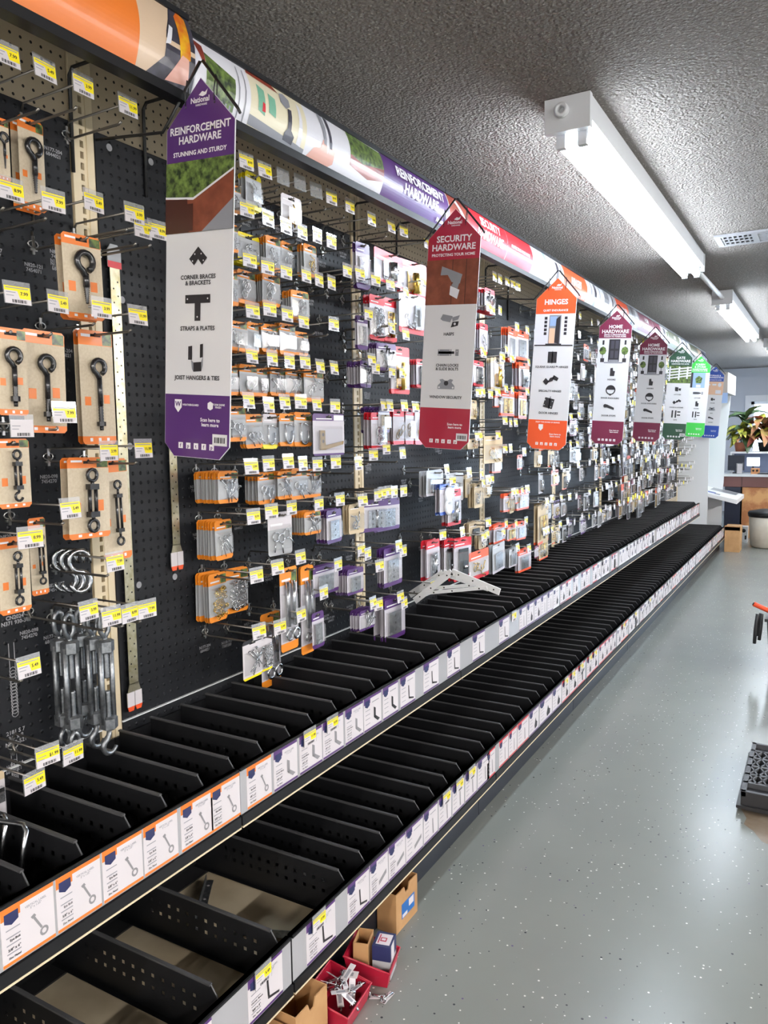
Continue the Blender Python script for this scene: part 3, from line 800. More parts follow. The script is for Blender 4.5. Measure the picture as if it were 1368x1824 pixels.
def p6(b, dx):
    hpatch(b, 7.905, 8.55, 0, 1, M_WHITEP, dx); hpoly(b, [(8.0, 0.0), (8.1, 0.0), (8.14, 1), (8.02, 1)], M_GREYP, dx); hpoly(b, [(8.3, 0.0), (8.36, 0.0), (8.36, 1), (8.3, 1)], M_DKP, dx)
    hpatch(b, 8.55, 9.1, 0, 1, M_OLIVE, dx); hpatch(b, 9.1, 9.4, 0, 1, M_TANP, dx); hpatch(b, 9.4, 9.8, 0, 1, M_NAVY, dx)
HZ1 = 2.326        # the first panel stands a little taller than the rest
header(-0.95, 1.361, 'orange curved header panel with a welding photo, taller than the next', p0, 0.004)
HZ1 = 2.300
header(1.364, 2.699, 'curved header panel reading reinforcement hardware on purple beside kitchen photos', p1)
header(2.703, 3.967, 'curved header panel reading security hardware on red', p2)
header(3.971, 5.338, 'curved header panel reading hinges on orange beside pale door photos', p3)
header(5.342, 6.598, 'curved header panel turning from orange to maroon', p4)
header(6.602, 7.898, 'curved header panel turning from maroon to olive green', p5)
header(7.902, 9.81, 'last curved header panel, white then olive and navy', p6)

# ================================================================== hanging signs on the uprights
SW, SH_ = 0.200, 0.830
def S(u, v, off=0.0): return (u, -0.0018 - off, v)
def icon_faces(b, name, cx, cy, s):
    P = lambda pts, mi=5: b.flat([(cx + s * p[0], cy + s * p[1]) for p in pts], lambda u, v: S(u, v, 0.0012), mi)
    D = lambda x, y, r=0.07, mi=6: b.flat([(cx + s * (x + r * math.cos(k * math.pi / 4)), cy + s * (y + r * math.sin(k * math.pi / 4))) for k in range(8)], lambda u, v: S(u, v, 0.0018), mi)
    if name == 'brace':
        P([(-1, -0.1), (-0.45, -0.65), (0, -0.15), (0, 0.85)]); P([(1, -0.1), (0, 0.85), (0, -0.15), (0.45, -0.65)])
        for q in ((-0.35, 0.25), (0.35, 0.25), (-0.6, -0.3), (0.6, -0.3)): D(*q)
    elif name == 'tee':
        P([(-1.3, 0.35), (1.3, 0.35), (1.3, 1.0), (-1.3, 1.0)]); P([(-0.3, -1.0), (0.3, -1.0), (0.3, 0.35), (-0.3, 0.35)])
        for q in ((-1.05, 0.68), (1.05, 0.68), (0, -0.7)): D(*q)
    elif name == 'hanger':
        P([(-0.9, -0.2), (-0.5, -0.2), (-0.5, 0.85), (-0.9, 0.8)]); P([(0.3, -0.05), (0.6, 0.0), (0.6, 1.0), (0.3, 0.95)])
        P([(-0.35, -1.1), (0.45, -1.05), (0.45, -0.35), (-0.35, -0.4)]); P([(-0.6, -0.2), (-0.35, -0.4), (-0.35, -1.1), (-0.5, -0.9)], 7); P([(0.45, -1.05), (0.6, -0.6), (0.6, 0.1), (0.45, -0.3)], 7)
    elif name == 'hasp':
        P([(-1.2, 0.2), (-0.9, 0.0), (0.1, -0.2), (0.4, 0.5), (-0.9, 0.75)], 7); P([(0.3, 0.35), (1.3, 0.6), (1.1, 0.1), (0.4, -0.1)], 7); P([(0.2, -0.8), (1.1, -0.6), (1.2, -0.1), (0.4, -0.15)]); D(0.7, -0.4, 0.15)
    elif name == 'slide':
        P([(-1.4, -0.4), (0.5, -0.4), (0.5, 0.4), (-1.4, 0.4)], 7); P([(-1.3, -0.15), (0.9, -0.15), (0.9, 0.15), (-1.3, 0.15)]); P([(1.05, -0.4), (1.5, -0.4), (1.5, 0.4), (1.05, 0.4)], 7)
        for q in ((-1.2, 0.3), (0.3, 0.3), (-1.2, -0.3), (0.3, -0.3), (1.28, 0.15)): D(*q)
    elif name == 'winlock':
        P([(-1.1, -0.6), (1.1, -0.6), (1.1, -0.2), (0.7, 0.2), (0.9, 0.5), (0.5, 0.6), (0, 0.3), (-0.5, 0.6), (-0.9, 0.5), (-0.7, 0.2), (-1.1, -0.2)], 7); D(0, 0.1, 0.3, 5)
        D(-0.9, -0.4, 0.12); D(0.9, -0.4, 0.12)
    elif name == 'butt':
        P([(-0.75, -0.9), (0.75, -0.9), (0.75, 0.9), (-0.75, 0.9)]); P([(-0.08, -1.0), (0.08, -1.0), (0.08, 1.0), (-0.08, 1.0)], 7)
    elif name == 'special':
        P([(-1.1, -0.2), (-0.6, -0.7), (-0.2, -0.2), (-0.7, 0.3)]); P([(-0.5, -0.4), (0.3, -0.1), (0.5, 0.5), (-0.1, 0.3)]); P([(0.2, 0.2), (0.9, -0.1), (1.1, 0.3), (0.4, 0.7)])
    elif name == 'dhinge':
        P([(-0.9, -0.6), (0.5, -0.9), (0.8, 0.5), (-0.6, 0.8)]); P([(-0.1, -0.9), (0.05, -0.92), (0.25, 0.9), (0.1, 0.92)], 7)
        for q in ((-0.6, 0.4), (-0.7, -0.3), (0.5, 0.2), (0.3, -0.6)): D(*q)
    elif name == 'hookico':
        P([(-0.4, -0.8), (0.5, -0.8), (0.6, 0.2), (0.2, 0.3), (0.1, 0.9), (-0.4, 0.8)])
    elif name == 'knocker':
        n = 16
        for k in range(n):
            a0, a1 = 2 * math.pi * k / n, 2 * math.pi * (k + 1) / n
            P([(0.7 * math.cos(a0), 0.7 * math.sin(a0)), (0.9 * math.cos(a0), 0.9 * math.sin(a0)), (0.9 * math.cos(a1), 0.9 * math.sin(a1)), (0.7 * math.cos(a1), 0.7 * math.sin(a1))])
        P([(-0.75, 0.05), (0.75, 0.05), (0.5, 0.6), (0.0, 0.75), (-0.5, 0.6)]); D(0, -0.85, 0.2, 5)
    elif name == 'stop':
        P([(-0.9, 0.2), (-0.5, 0.6), (0.9, 0.0), (0.9, -0.4), (-0.6, 0.05)]); D(-0.75, 0.3, 0.35, 5)
    elif name == 'latch':
        P([(-0.8, -0.5), (0.1, -0.6), (0.1, 0.6), (-0.8, 0.7)]); P([(0.2, -0.3), (0.8, -0.4), (0.9, 0.3), (0.2, 0.3)])
    elif name == 'kit':
        for k in (-1, -0.2): P([(k, -0.9), (k + 0.35, -0.9), (k + 0.35, 0.9), (k, 0.9)])
        P([(0.3, -0.4), (1.1, -0.4), (1.1, -0.1), (0.3, -0.1)]); P([(0.3, 0.4), (1.1, 0.4), (1.1, 0.7), (0.3, 0.7)])

def picture(b, name, v0, v1):
    """flat printed photo between heights v1 (low) and v0 (high); uses material slots 8.."""
    h = v0 - v1; w = SW
    R = lambda a, c, lo, hi, mi, off=0.0012: b.flat([(w * (a - 0.5), v1 + h * lo), (w * (c - 0.5), v1 + h * lo), (w * (c - 0.5), v1 + h * hi), (w * (a - 0.5), v1 + h * hi)], lambda u, v: S(u, v, off), mi)
    G = lambda pts, mi, off=0.0018: b.flat([(w * (p[0] - 0.5), v1 + h * p[1]) for p in pts], lambda u, v: S(u, v, off), mi)
    if name == 'planter':
        R(0, 1, 0, 1, 8, 0.0008); G([(0, 0.52), (0.42, 0.48), (1, 0.82), (1, 0), (0, 0)], 9); G([(0, 0.50), (0.42, 0.45), (1, 0.80), (1, 0.83), (0.42, 0.485), (0, 0.53)], 12, 0.0022)
        G([(0.0, 0.0), (0.0, 0.49), (0.33, 0.47), (0.36, 0.0)], 10, 0.0022); G([(0.55, 0.0), (1, 0.42), (1, 0)], 13, 0.0022); R(0.32, 0.42, 0.02, 0.40, 10, 0.0026)
    elif name == 'hasp':
        R(0, 1, 0, 1, 9, 0.0008)
        for x in (0.5, 0.76): R(x, x + 0.012, 0, 1, 10)
        G([(0.28, 0.66), (0.30, 0.86), (0.70, 0.66), (0.66, 0.46), (0.5, 0.5), (0.42, 0.66)], 13); G([(0.47, 0.22), (0.62, 0.12), (0.66, 0.32), (0.48, 0.42)], 12); G([(0.5, 0.42), (0.62, 0.34), (0.66, 0.52), (0.58, 0.58)], 13, 0.0026)
    elif name == 'door_open':
        R(0, 1, 0, 1, 12, 0.0008); R(0.36, 0.66, 0.06, 0.96, 13); R(0.38, 0.52, 0.08, 0.55, 14, 0.0022); R(0.38, 0.56, 0.62, 0.92, 15, 0.0022); G([(0.52, 0.10), (0.64, 0.06), (0.64, 0.94), (0.54, 0.84)], 10, 0.0026)
        for k in range(5):
            for x in (0.24, 0.74): R(x, x + 0.07, 0.34 + 0.12 * k, 0.43 + 0.12 * k, 10)
        R(0.02, 0.98, 0.0, 0.035, 10); R(0.3, 0.7, 0.02, 0.07, 10, 0.0022)
    elif name == 'door_shut':
        R(0, 1, 0, 1, 12, 0.0008); R(0.34, 0.68, 0.06, 0.96, 10); R(0.36, 0.66, 0.07, 0.14, 13, 0.0022); R(0.40, 0.50, 0.2, 0.5, 11, 0.0022); R(0.54, 0.64, 0.2, 0.5, 11, 0.0022); R(0.40, 0.50, 0.58, 0.9, 11, 0.0022); R(0.54, 0.64, 0.58, 0.9, 11, 0.0022)
        for x in (0.16, 0.84):
            G([(x + 0.11 * math.cos(k * 0.785), 0.5 + 0.17 * math.sin(k * 0.785)) for k in range(8)], 8); R(x - 0.01, x + 0.01, 0.2, 0.36, 10); R(x - 0.06, x + 0.06, 0.04, 0.2, 10); R(x - 0.03, x + 0.03, 0.74, 0.92, 10)
        R(0.22, 0.80, 0.0, 0.05, 13)
    elif name == 'gate':
        R(0, 1, 0, 1, 8, 0.0008)
        for k in range(4): G([(0.0, 0.22 + 0.17 * k), (1, 0.42 + 0.15 * k), (1, 0.50 + 0.15 * k), (0, 0.30 + 0.17 * k)], 12)
        for x in (0.05, 0.45, 0.8): R(x, x + 0.07, 0.1 + 0.2 * x, 0.95, 12, 0.0022)
    elif name == 'porch':
        R(0, 1, 0, 1, 15, 0.0008); R(0.02, 0.2, 0, 1, 10); R(0.8, 1, 0, 1, 12); G([(0.36, 0.3), (0.62, 0.3), (0.66, 0.65), (0.48, 0.8), (0.32, 0.62)], 8); R(0.38, 0.6, 0.02, 0.2, 12)
    elif name == 'closet':
        R(0, 1, 0, 1, 14, 0.0008); R(0.1, 0.3, 0.7, 0.8, 12); R(0.4, 0.62, 0.7, 0.82, 12); G([(0.8 + 0.1 * math.cos(k * 0.785), 0.75 + 0.16 * math.sin(k * 0.785)) for k in range(8)], 12); R(0.6, 0.9, 0.08, 0.35, 12)

M_PDK = mat('printed_charcoal', srgb(44, 42, 48), 0.36, coat=0.2); M_PDK2 = mat('printed_slate', srgb(70, 68, 78), 0.36, coat=0.2)
M_PWOOD = m_noise('printed_brown_wood', srgb(112, 58, 42), srgb(136, 76, 56), 22, 0.36)
M_PDW = mat('printed_dark_wood', srgb(66, 34, 28), 0.36)
M_PPEACH = mat('printed_peach', srgb(232, 190, 160), 0.36)
def hanging_sign(y, color, title, sub, pic, icons, label, roll, tsize=0.030, xc=0.40, z0=2.150, badge=False, subsize=0.0135):
    r = tag(empty('hanging_sign', (xc, y, z0)), label, 'sign', 'hanging category signs')
    r.rotation_euler = (0, roll, 0)
    hw, sh, ch = SW / 2, -0.098, 0.030
    outline = [(0, 0), (hw, sh), (hw, -SH_ + ch), (hw - ch, -SH_), (-hw + ch, -SH_), (-hw, -SH_ + ch), (-hw, sh)]
    board = MB().prism(outline[::-1], 'y', -0.0014, 0.0014).obj('board', [M_SIGNWHITE], r)
    a, c, d = -SH_ * 0.205, -SH_ * 0.39, -SH_ * 0.825
    b = MB(); e = 0.001
    b.flat([(-hw + e, a), (hw - e, a), (hw - e, sh), (0, -e), (-hw + e, sh)], lambda u, v: S(u, v), 0)
    b.obj('top_field', [color], board); b = MB()
    b.flat([(-hw + ch, -SH_ + e), (hw - ch, -SH_ + e), (hw - e, -SH_ + ch), (hw - e, d), (-hw + e, d), (-hw + e, -SH_ + ch)], lambda u, v: S(u, v), 0)
    b.obj('bottom_field', [color], board)
    slots = [M_LETTER, M_DKINK, color, M_INK, M_LETTER, M_ICOND, M_SIGNWHITE, M_GREYP, M_LEAF, M_PWOOD, M_PDW if pic in ('planter', 'hasp') else M_PDK, M_PDK2, M_WHITEP, M_GREYP, M_PPEACH, M_SKYP]
    p = MB(); picture(p, pic, a, c); p.obj('printed_photo', slots, board)
    t = MB(); T = lambda s, size, cx, cy, mi=0, wide=1.0: MB().text(s, size, lambda u, v: S(cx + u, cy + v, 0.0012), mi, wide).obj('lettering', slots, board)
    T('National', 0.016, 0, -0.046); T('HARDWARE', 0.006, 0.004, -0.0565)
    t.flat([(-0.004, -0.036), (0.006, -0.029), (0.014, -0.032), (0.022, -0.026), (0.018, -0.037), (0.008, -0.040)], lambda u, v: S(u, v, 0.0012), 0)
    nl = title.count('\n') + 1
    T(title, tsize, 0, -0.115 if nl < 3 else -0.112)
    T(sub, subsize, 0, a + 0.016)
    ys = [c - 0.055, c - 0.166, c - 0.276]
    for (ico, txt, s), yy in zip(icons, ys):
        ib = MB(); icon_faces(ib, ico, 0, yy, s); ib.obj('printed_icon', slots, board)
        if txt: T(txt, 0.0135 if len(txt) > 12 else 0.0145, 0, yy - s - 0.017 - (0.006 if '\n' in txt else 0), 1)
    t.obj('logo_mark', slots, board); t = MB()
    T('Scan here to\nlearn more', 0.0115, 0.042, d - (0.074 if color is M_ORRED else 0.062))
    for k, chh in enumerate(('f', 'p', 't', 'f', 'p')):
        x = -0.048 + k * 0.024
        t.flat([(x - 0.007, -SH_ + 0.020), (x + 0.007, -SH_ + 0.020), (x + 0.007, -SH_ + 0.034), (x - 0.007, -SH_ + 0.034)], lambda u, v: S(u, v, 0.0008), 0)
        t.text(chh, 0.012, lambda u, v: S(x + u, -SH_ + 0.0265 + v, 0.0014), 2)
        t.obj('social_icon', slots, board); t = MB()
    if color is M_ORRED:
        T('ENJOY THE SOUND OF SILENCE', 0.0085, 0, d - 0.011)
        t.flat([(-0.045, d - 0.022), (-0.022, d - 0.022), (-0.022, d - 0.042), (-0.0335, d - 0.054), (-0.045, d - 0.042)], lambda u, v: S(u, v, 0.0008), 0)
    if badge:
        t.flat([(-0.068, d - 0.012), (-0.046, d - 0.012), (-0.046, d - 0.030), (-0.057, d - 0.042), (-0.068, d - 0.030)], lambda u, v: S(u, v, 0.0008), 0)
        t.text('W', 0.016, lambda u, v: S(-0.057 + u, d - 0.023 + v, 0.0014), 2)
        T('WEATHERGUARD', 0.0062, -0.018, d - 0.024); T('STORM SHINE\nFINISH', 0.0062, 0.066, d - 0.024)
        t.obj('badge', slots, board); t = MB()
        t.flat([(0.042, d - 0.014), (0.034, d - 0.018), (0.034, d - 0.030), (0.042, d - 0.034), (0.050, d - 0.030), (0.050, d - 0.018)], lambda u, v: S(u, v, 0.0008), 0)
    if t.v: t.obj('badge', slots, board)
    st = MB(); st.flat([(0.050, -SH_ + 0.032), (0.094, -SH_ + 0.032), (0.094, -SH_ + 0.058), (0.050, -SH_ + 0.058)], lambda u, v: S(u, v, 0.001), 6)
    u = 0.056
    for w in (0.003, 0.001, 0.002, 0.004, 0.001, 0.003, 0.002, 0.001, 0.003):
        st.flat([(u, -SH_ + 0.038), (u + w, -SH_ + 0.038), (u + w, -SH_ + 0.051), (u, -SH_ + 0.051)], lambda a_, v: S(a_, v, 0.0014), 3); u += w + 0.0014
    if badge or color in (M_CRIMSON, M_DKGREEN): st.obj('barcode_sticker', slots, board)
    # wire arm: from the upright out to the shoulder, over the gable and down
    MB().tube([(-xc + 0.008, 0.0, sh + 0.012), (-0.115, 0.0, sh + 0.0), (-0.098, 0.0, sh + 0.018), (-0.004, 0.0, 0.034), (0.004, 0.0, 0.034), (0.106, 0.0, sh + 0.020), (0.112, 0.0, sh + 0.010)], 0.0036, 6).obj('wire_arm', [M_BWIRE], r)
    for s in (-1, 1):
        x = s * 0.042
        MB().tube([(x, -0.004, -0.053), (x, -0.005, -0.03), (x, 0.0, 0.001), (x, 0.005, -0.004), (x, 0.004, -0.05), (x, -0.004, -0.058)], 0.0014, 5).obj('wire_hook', [M_BWIRE], r)
    return r
RL = math.radians(3.8)
hanging_sign(1.335, M_PURPLE, 'REINFORCEMENT\nHARDWARE', 'STUNNING AND STURDY', 'planter', (('brace', 'CORNER BRACES\n& BRACKETS', 0.027), ('tee', 'STRAPS & PLATES', 0.029), ('hanger', 'JOIST HANGERS & TIES', 0.030)),
             'purple hanging sign reading reinforcement hardware, nearest of the gabled signs', RL, 0.0225, 0.345, 2.180, True)
hanging_sign(2.515, M_CRIMSON, 'SECURITY\nHARDWARE', 'PROTECTING YOUR HOME', 'hasp', (('hasp', 'HASPS', 0.030), ('slide', 'CHAIN LOCKS\n& SLIDE BOLTS', 0.028), ('winlock', 'WINDOW SECURITY', 0.030)),
             'crimson hanging sign reading security hardware with a padlock photo', RL, 0.030, 0.415, 2.175)
hanging_sign(3.735, M_ORRED, 'HINGES', 'QUIET ENDURANCE', 'door_open', (('butt', 'SQUEAK GUARD\u2122 HINGES', 0.030), ('special', 'SPECIALTY HINGES', 0.036), ('dhinge', 'DOOR HINGES', 0.034)),
             'orange hanging sign reading hinges with an open door photo', RL, 0.034, 0.400, 2.145)
for yy, n in ((4.955, 'nearer'), (6.175, 'farther')):
    hanging_sign(yy, M_MAROON, 'HOME\nHARDWARE', 'BRING A PERSONALIZED\nTOUCH TO YOUR HOME', 'door_shut', (('hookico', 'HOOKS', 0.030), ('knocker', 'DOOR KNOCKERS', 0.034), ('stop', 'DOOR STOPS', 0.034)),
                 'maroon hanging sign reading home hardware, the %s of the two' % n, RL, 0.030, 0.398, 2.150, subsize=0.012)
hanging_sign(7.395, M_DKGREEN, 'GATE\nHARDWARE', 'HARDWARE FOR GATES', 'gate', (('latch', 'LATCHES', 0.030), ('special', 'HINGES & LATCHES', 0.034), ('kit', 'KITS', 0.036)),
             'dark green hanging sign reading gate hardware with a white fence photo', RL, 0.030, 0.402, 2.150)
hanging_sign(8.615, M_GREEN, 'SCREEN\n& STORM\nHARDWARE', 'HARDWARE FOR GATES', 'porch', (('slide', 'LATCHES', 0.034), ('hookico', 'HOOKS', 0.032), ('kit', 'KITS', 0.034)),
             'bright green hanging sign reading screen and storm hardware', RL, 0.026, 0.402, 2.165)
hanging_sign(9.83, M_BLUE, 'STORAGE &\nORGANIZATION', 'HARDWARE FOR GATES', 'closet', (('latch', 'HOOKS', 0.026), ('winlock', 'KITS', 0.034), ('stop', 'HOOKS', 0.030)),
             'blue hanging sign reading storage, farthest of the gabled signs', RL, 0.024, 0.402, 2.140)

# ================================================================== peg hooks and the carded hardware on them
HOOKS = [  # bay, y, z of tag, tag style[, pack kind, count, front x, width, top z, bottom z, contents]
  (0, 0.96, 2.116, 'k'), (0, 1.042, 2.12, 'k', 'bigcard', 2, 0.064, 0.032, 2.056, 1.931, 'eye_lag'), (0, 1.132, 2.122, 'k', 'bigcard', 3, 0.035, 0.063, 2.09, 1.897, 'eye_lag'), 
  (0, 1.249, 2.123, 'k'), (0, 0.953, 1.87, 'k'), (0, 1.045, 1.872, 'k'), (0, 1.144, 1.895, 'k', 'bigcard', 2, 0.164, 0.095, 1.831, 1.653, 'eye_lag_big'), (0, 1.254, 1.896, 'k'), 
  (0, 1.277, 1.869, 'k'), (0, 1.321, 1.875, 'k'), (0, 0.953, 1.676, 'k', 'bigcard', 1, 0.182, 0.066, 1.614, 1.447, 'eye_bolt_s'), 
  (0, 1.043, 1.675, 'k', 'bigcard', 1, 0.159, 0.097, 1.62, 1.414, 'eye_bolt_m'), (0, 1.151, 1.677, 'k'), (0, 1.251, 1.675, 'k', 'bigcard', 2, 0.065, 0.092, 1.65, 1.385, 'eye_bolt_l'), 
  (0, 0.946, 1.43, 'w', 'bigcard', 1, 0.178, 0.072, 1.401, 1.266, 'turn_he'), (0, 1.044, 1.453, 'k'), (0, 1.152, 1.377, 'k', 'bigcard', 2, 0.141, 0.114, 1.358, 1.177, 'turn_ee'), 
  (0, 1.25, 1.381, 'k', 'bigcard', 1, 0.105, 0.081, 1.351, 1.109, 'turn_ee_l'), (0, 0.95, 1.209, 'k', 'bigcard', 2, 0.155, 0.073, 1.235, 1.085, 'turn_es'), 
  (0, 1.046, 1.263, 'k', 'bigcard', 1, 0.097, 0.038, 1.232, 1.063, 'turn_es'), (0, 1.154, 1.128, 'k'), (0, 1.078, 1.034, 'k'), (0, 1.137, 1.009, 'k'), (0, 1.189, 1.005, 'k'), 
  (0, 1.24, 1.004, 'k'), (0, 0.93, 0.952, 'k'), (0, 0.96, 0.758, 'o'), (0, 1.02, 0.74, 'k'), (0, 0.927, 0.716, 'k'), (1, 1.646, 2.119, 'k', 'orange', 3, 0.162, 0.052, 2.067, 1.994, 'hooks'), 
  (1, 1.723, 2.122, 'k', 'yellow', 3, 0.167, 0.07, 2.119, 2.023, 'hooks'), (1, 1.805, 2.124, 'b'), (1, 1.885, 2.129, 'b', 'whitec', 1, 0.175, 0.091, 2.096, 1.997, 'brass'), 
  (1, 1.967, 2.129, 'b'), (1, 2.049, 2.13, 'k'), (1, 2.155, 2.129, 'k'), (1, 2.291, 2.121, 'k', 'purple', 2, 0.169, 0.088, 2.034, 1.881, 'plate'), (1, 2.426, 2.126, 'k'), 
  (1, 1.643, 2.0, 'k', 'orange', 5, 0.156, 0.041, 1.965, 1.895, 'hooks'), (1, 1.732, 1.999, 'k', 'yellow', 5, 0.137, 0.093, 1.961, 1.881, 'hooks'), 
  (1, 1.813, 1.997, 'k', 'orange', 4, 0.16, 0.068, 1.968, 1.87, 'hooks'), (1, 1.891, 1.999, 'k', 'orange', 2, 0.15, 0.061, 1.97, 1.882, 'hooks'), 
  (1, 1.968, 1.996, 'k', 'orange', 3, 0.179, 0.074, 1.974, 1.878, 'brass'), (1, 2.044, 1.997, 'k'), (1, 2.132, 1.924, 'k'), (1, 2.21, 1.929, 'k'), 
  (1, 1.648, 1.872, 'k', 'orange', 3, 0.147, 0.041, 1.846, 1.753, 'hooks'), (1, 1.724, 1.871, 'k', 'orange', 4, 0.132, 0.075, 1.861, 1.769, 'rings'), 
  (1, 1.808, 1.868, 'k', 'orange', 4, 0.154, 0.081, 1.868, 1.779, 'rings'), (1, 1.906, 1.871, 'k', 'orange', 4, 0.182, 0.085, 1.828, 1.74, 'rings'), (1, 1.972, 1.87, 'k'), 
  (1, 2.04, 1.872, 'k'), (1, 2.261, 1.806, 'k', 'purple', 2, 0.182, 0.066, 1.833, 1.721, 'plate'), (1, 1.654, 1.744, 'k', 'orange', 4, 0.151, 0.084, 1.713, 1.632, 'hooks'), 
  (1, 1.728, 1.75, 'k', 'orange', 3, 0.147, 0.054, 1.718, 1.635, 'hooks'), (1, 1.808, 1.746, 'k', 'orange', 6, 0.142, 0.079, 1.723, 1.642, 's_small'), 
  (1, 1.887, 1.743, 'k', 'orange', 4, 0.147, 0.081, 1.733, 1.642, 'rings'), (1, 1.973, 1.733, 'x', 'orange', 1, 0.135, 0.068, 1.719, 1.646, 'hooks'), (1, 2.048, 1.747, 'k'), 
  (1, 2.279, 1.656, 'k', 'purple', 6, 0.182, 0.082, 1.691, 1.604, 'screw'), (1, 1.645, 1.619, 'k', 'orange', 3, 0.131, 0.055, 1.593, 1.513, 'hooks'), 
  (1, 1.733, 1.62, 'k', 'orange', 3, 0.121, 0.077, 1.603, 1.516, 'rings'), (1, 1.813, 1.621, 'k', 'orange', 4, 0.104, 0.052, 1.601, 1.519, 'rings'), 
  (1, 1.89, 1.616, 'k', 'orange', 5, 0.105, 0.072, 1.605, 1.52, 'screw'), (1, 1.969, 1.616, 'k', 'orange', 4, 0.11, 0.094, 1.606, 1.523, 'screw'), 
  (1, 2.046, 1.613, 'k', 'orange', 4, 0.128, 0.112, 1.614, 1.516, 'hooks'), (1, 2.401, 1.505, 'k', 'purple', 8, 0.182, 0.093, 1.568, 1.478, 'hinge_br'), 
  (1, 1.626, 1.494, 'k', 'orange', 4, 0.159, 0.078, 1.482, 1.387, 'eye_s'), (1, 1.712, 1.492, 'k', 'orange', 3, 0.151, 0.072, 1.462, 1.366, 'eye_s'), 
  (1, 1.786, 1.495, 'k', 'clear_yel', 2, 0.152, 0.071, 1.463, 1.364, 'j_hook'), (1, 1.863, 1.498, 'k', 'orange', 6, 0.157, 0.089, 1.466, 1.369, 'j_hook'), 
  (1, 1.946, 1.495, 'k', 'orange', 3, 0.155, 0.1, 1.471, 1.367, 'j_hook'), (1, 2.047, 1.498, 'k', 'purple_big', 1, 0.182, 0.16, 1.468, 1.335, 'corner_br'), 
  (1, 1.629, 1.319, 'k', 'orange', 9, 0.124, 0.085, 1.304, 1.218, 'screw'), (1, 1.704, 1.323, 'k'), (1, 1.795, 1.325, 'k', 'orange', 5, 0.124, 0.084, 1.292, 1.201, 'eye_s'), 
  (1, 1.867, 1.322, 'k', 'orange', 4, 0.138, 0.072, 1.293, 1.207, 'screw'), (1, 1.943, 1.316, 'k', 'orange', 5, 0.137, 0.083, 1.298, 1.201, 'eye_s'), 
  (1, 2.045, 1.315, 'k', 'orange', 3, 0.117, 0.085, 1.291, 1.2, 'screw'), (1, 2.181, 1.305, 'k'), (1, 1.632, 1.186, 'k', 'orange', 7, 0.097, 0.074, 1.167, 1.055, 'screw'), 
  (1, 1.711, 1.188, 'k'), (1, 1.806, 1.191, 'k', 'clear_w', 1, 0.163, 0.103, 1.176, 1.046, 'eye_s'), (1, 1.946, 1.192, 'k', 'orange', 6, 0.182, 0.081, 1.166, 1.092, 'screw'), 
  (1, 2.066, 1.192, 'k', 'purple', 5, 0.182, 0.098, 1.16, 1.05, 'plate'), (1, 2.205, 1.182, 'k', 'tan', 3, 0.182, 0.094, 1.166, 1.067, 'hooks'), 
  (1, 2.336, 1.196, 'k', 'purple', 3, 0.182, 0.157, 1.171, 1.061, 'hinge'), (1, 2.425, 1.194, 'k', 'purple', 2, 0.182, 0.166, 1.168, 1.051, 'plate'), 
  (1, 1.637, 1.019, 'k', 'orange', 6, 0.064, 0.081, 1.017, 0.878, 'chain_g'), (1, 1.732, 1.031, 'k', 'orange', 2, 0.055, 0.095, 1.011, 0.88, 'chain_s'), 
  (1, 1.844, 1.037, 'k', 'orange_long', 1, 0.16, 0.09, 1.004, 0.746, 'long_bolt'), (1, 1.946, 1.01, 'x', 'orange_long', 2, 0.156, 0.072, 0.992, 0.713, 'long_bolt'), 
  (1, 2.047, 0.986, 'k', 'purple', 3, 0.16, 0.162, 0.98, 0.884, 'plate'), (1, 2.191, 1.011, 'k', 'purple', 6, 0.182, 0.108, 0.948, 0.859, 'plate'), (1, 2.233, 0.992, 'k'), 
  (1, 2.312, 0.939, 'k'), (1, 2.455, 0.992, 'k', 'purple', 4, 0.182, 0.145, 1.016, 0.873, 'plate'), (1, 1.641, 0.859, 'k', 'bag_yel', 1, 0.182, 0.087, 0.834, 0.723, 'screw'), 
  (1, 1.735, 0.854, 'k', 'bag_yel', 2, 0.154, 0.054, 0.825, 0.713, 'chain_s'), (1, 1.84, 0.865, 'k', 'orange_long', 1, 0.089, 0.102, 0.919, 0.687, 'long_bolt'), 
  (1, 1.962, 0.912, 'k', 'purple', 1, 0.182, 0.062, 0.844, 0.727, 'plate'), (1, 2.264, 0.817, 'k', 'purple', 5, 0.182, 0.106, 0.791, 0.721, 'screw'), (1, 2.3, 0.802, 'k'), 
  (1, 2.464, 0.8, 'k', 'purple', 5, 0.182, 0.146, 0.841, 0.686, 'plate'), (2, 2.517, 2.133, 'k', 'red_wide', 1, 0.15, 0.261, 2.051, 1.941, 'bolt_sil'), 
  (2, 2.706, 2.128, 'k', 'red', 2, 0.146, 0.207, 2.062, 1.928, 'bolt_br'), (2, 2.312, 1.925, 'k'), (2, 2.413, 1.925, 'k', 'red', 3, 0.151, 0.103, 1.892, 1.734, 'chain_s'), 
  (2, 2.53, 1.919, 'k', 'red', 3, 0.139, 0.106, 1.9, 1.744, 'bolt_br'), (2, 2.67, 1.98, 'k', 'red_blister', 1, 0.16, 0.205, 1.932, 1.782, 'chain_lock'), 
  (2, 2.423, 1.777, 'k', 'purple', 6, 0.182, 0.13, 1.723, 1.628, 'screw_dk'), (2, 2.418, 1.78, 'k'), (2, 2.304, 1.629, 'k'), 
  (2, 2.525, 1.765, 'k', 'red', 2, 0.182, 0.126, 1.721, 1.549, 'latch_g'), (2, 2.7, 1.758, 'k', 'red', 4, 0.182, 0.086, 1.689, 1.581, 'blackhasp'), (2, 2.418, 1.621, 'k'), 
  (2, 2.493, 1.626, 'k'), (2, 2.36, 1.507, 'k', 'red', 3, 0.182, 0.11, 1.478, 1.349, 'rings'), (2, 2.509, 1.504, 'k', 'red', 3, 0.182, 0.086, 1.491, 1.362, 'rings_dk'), 
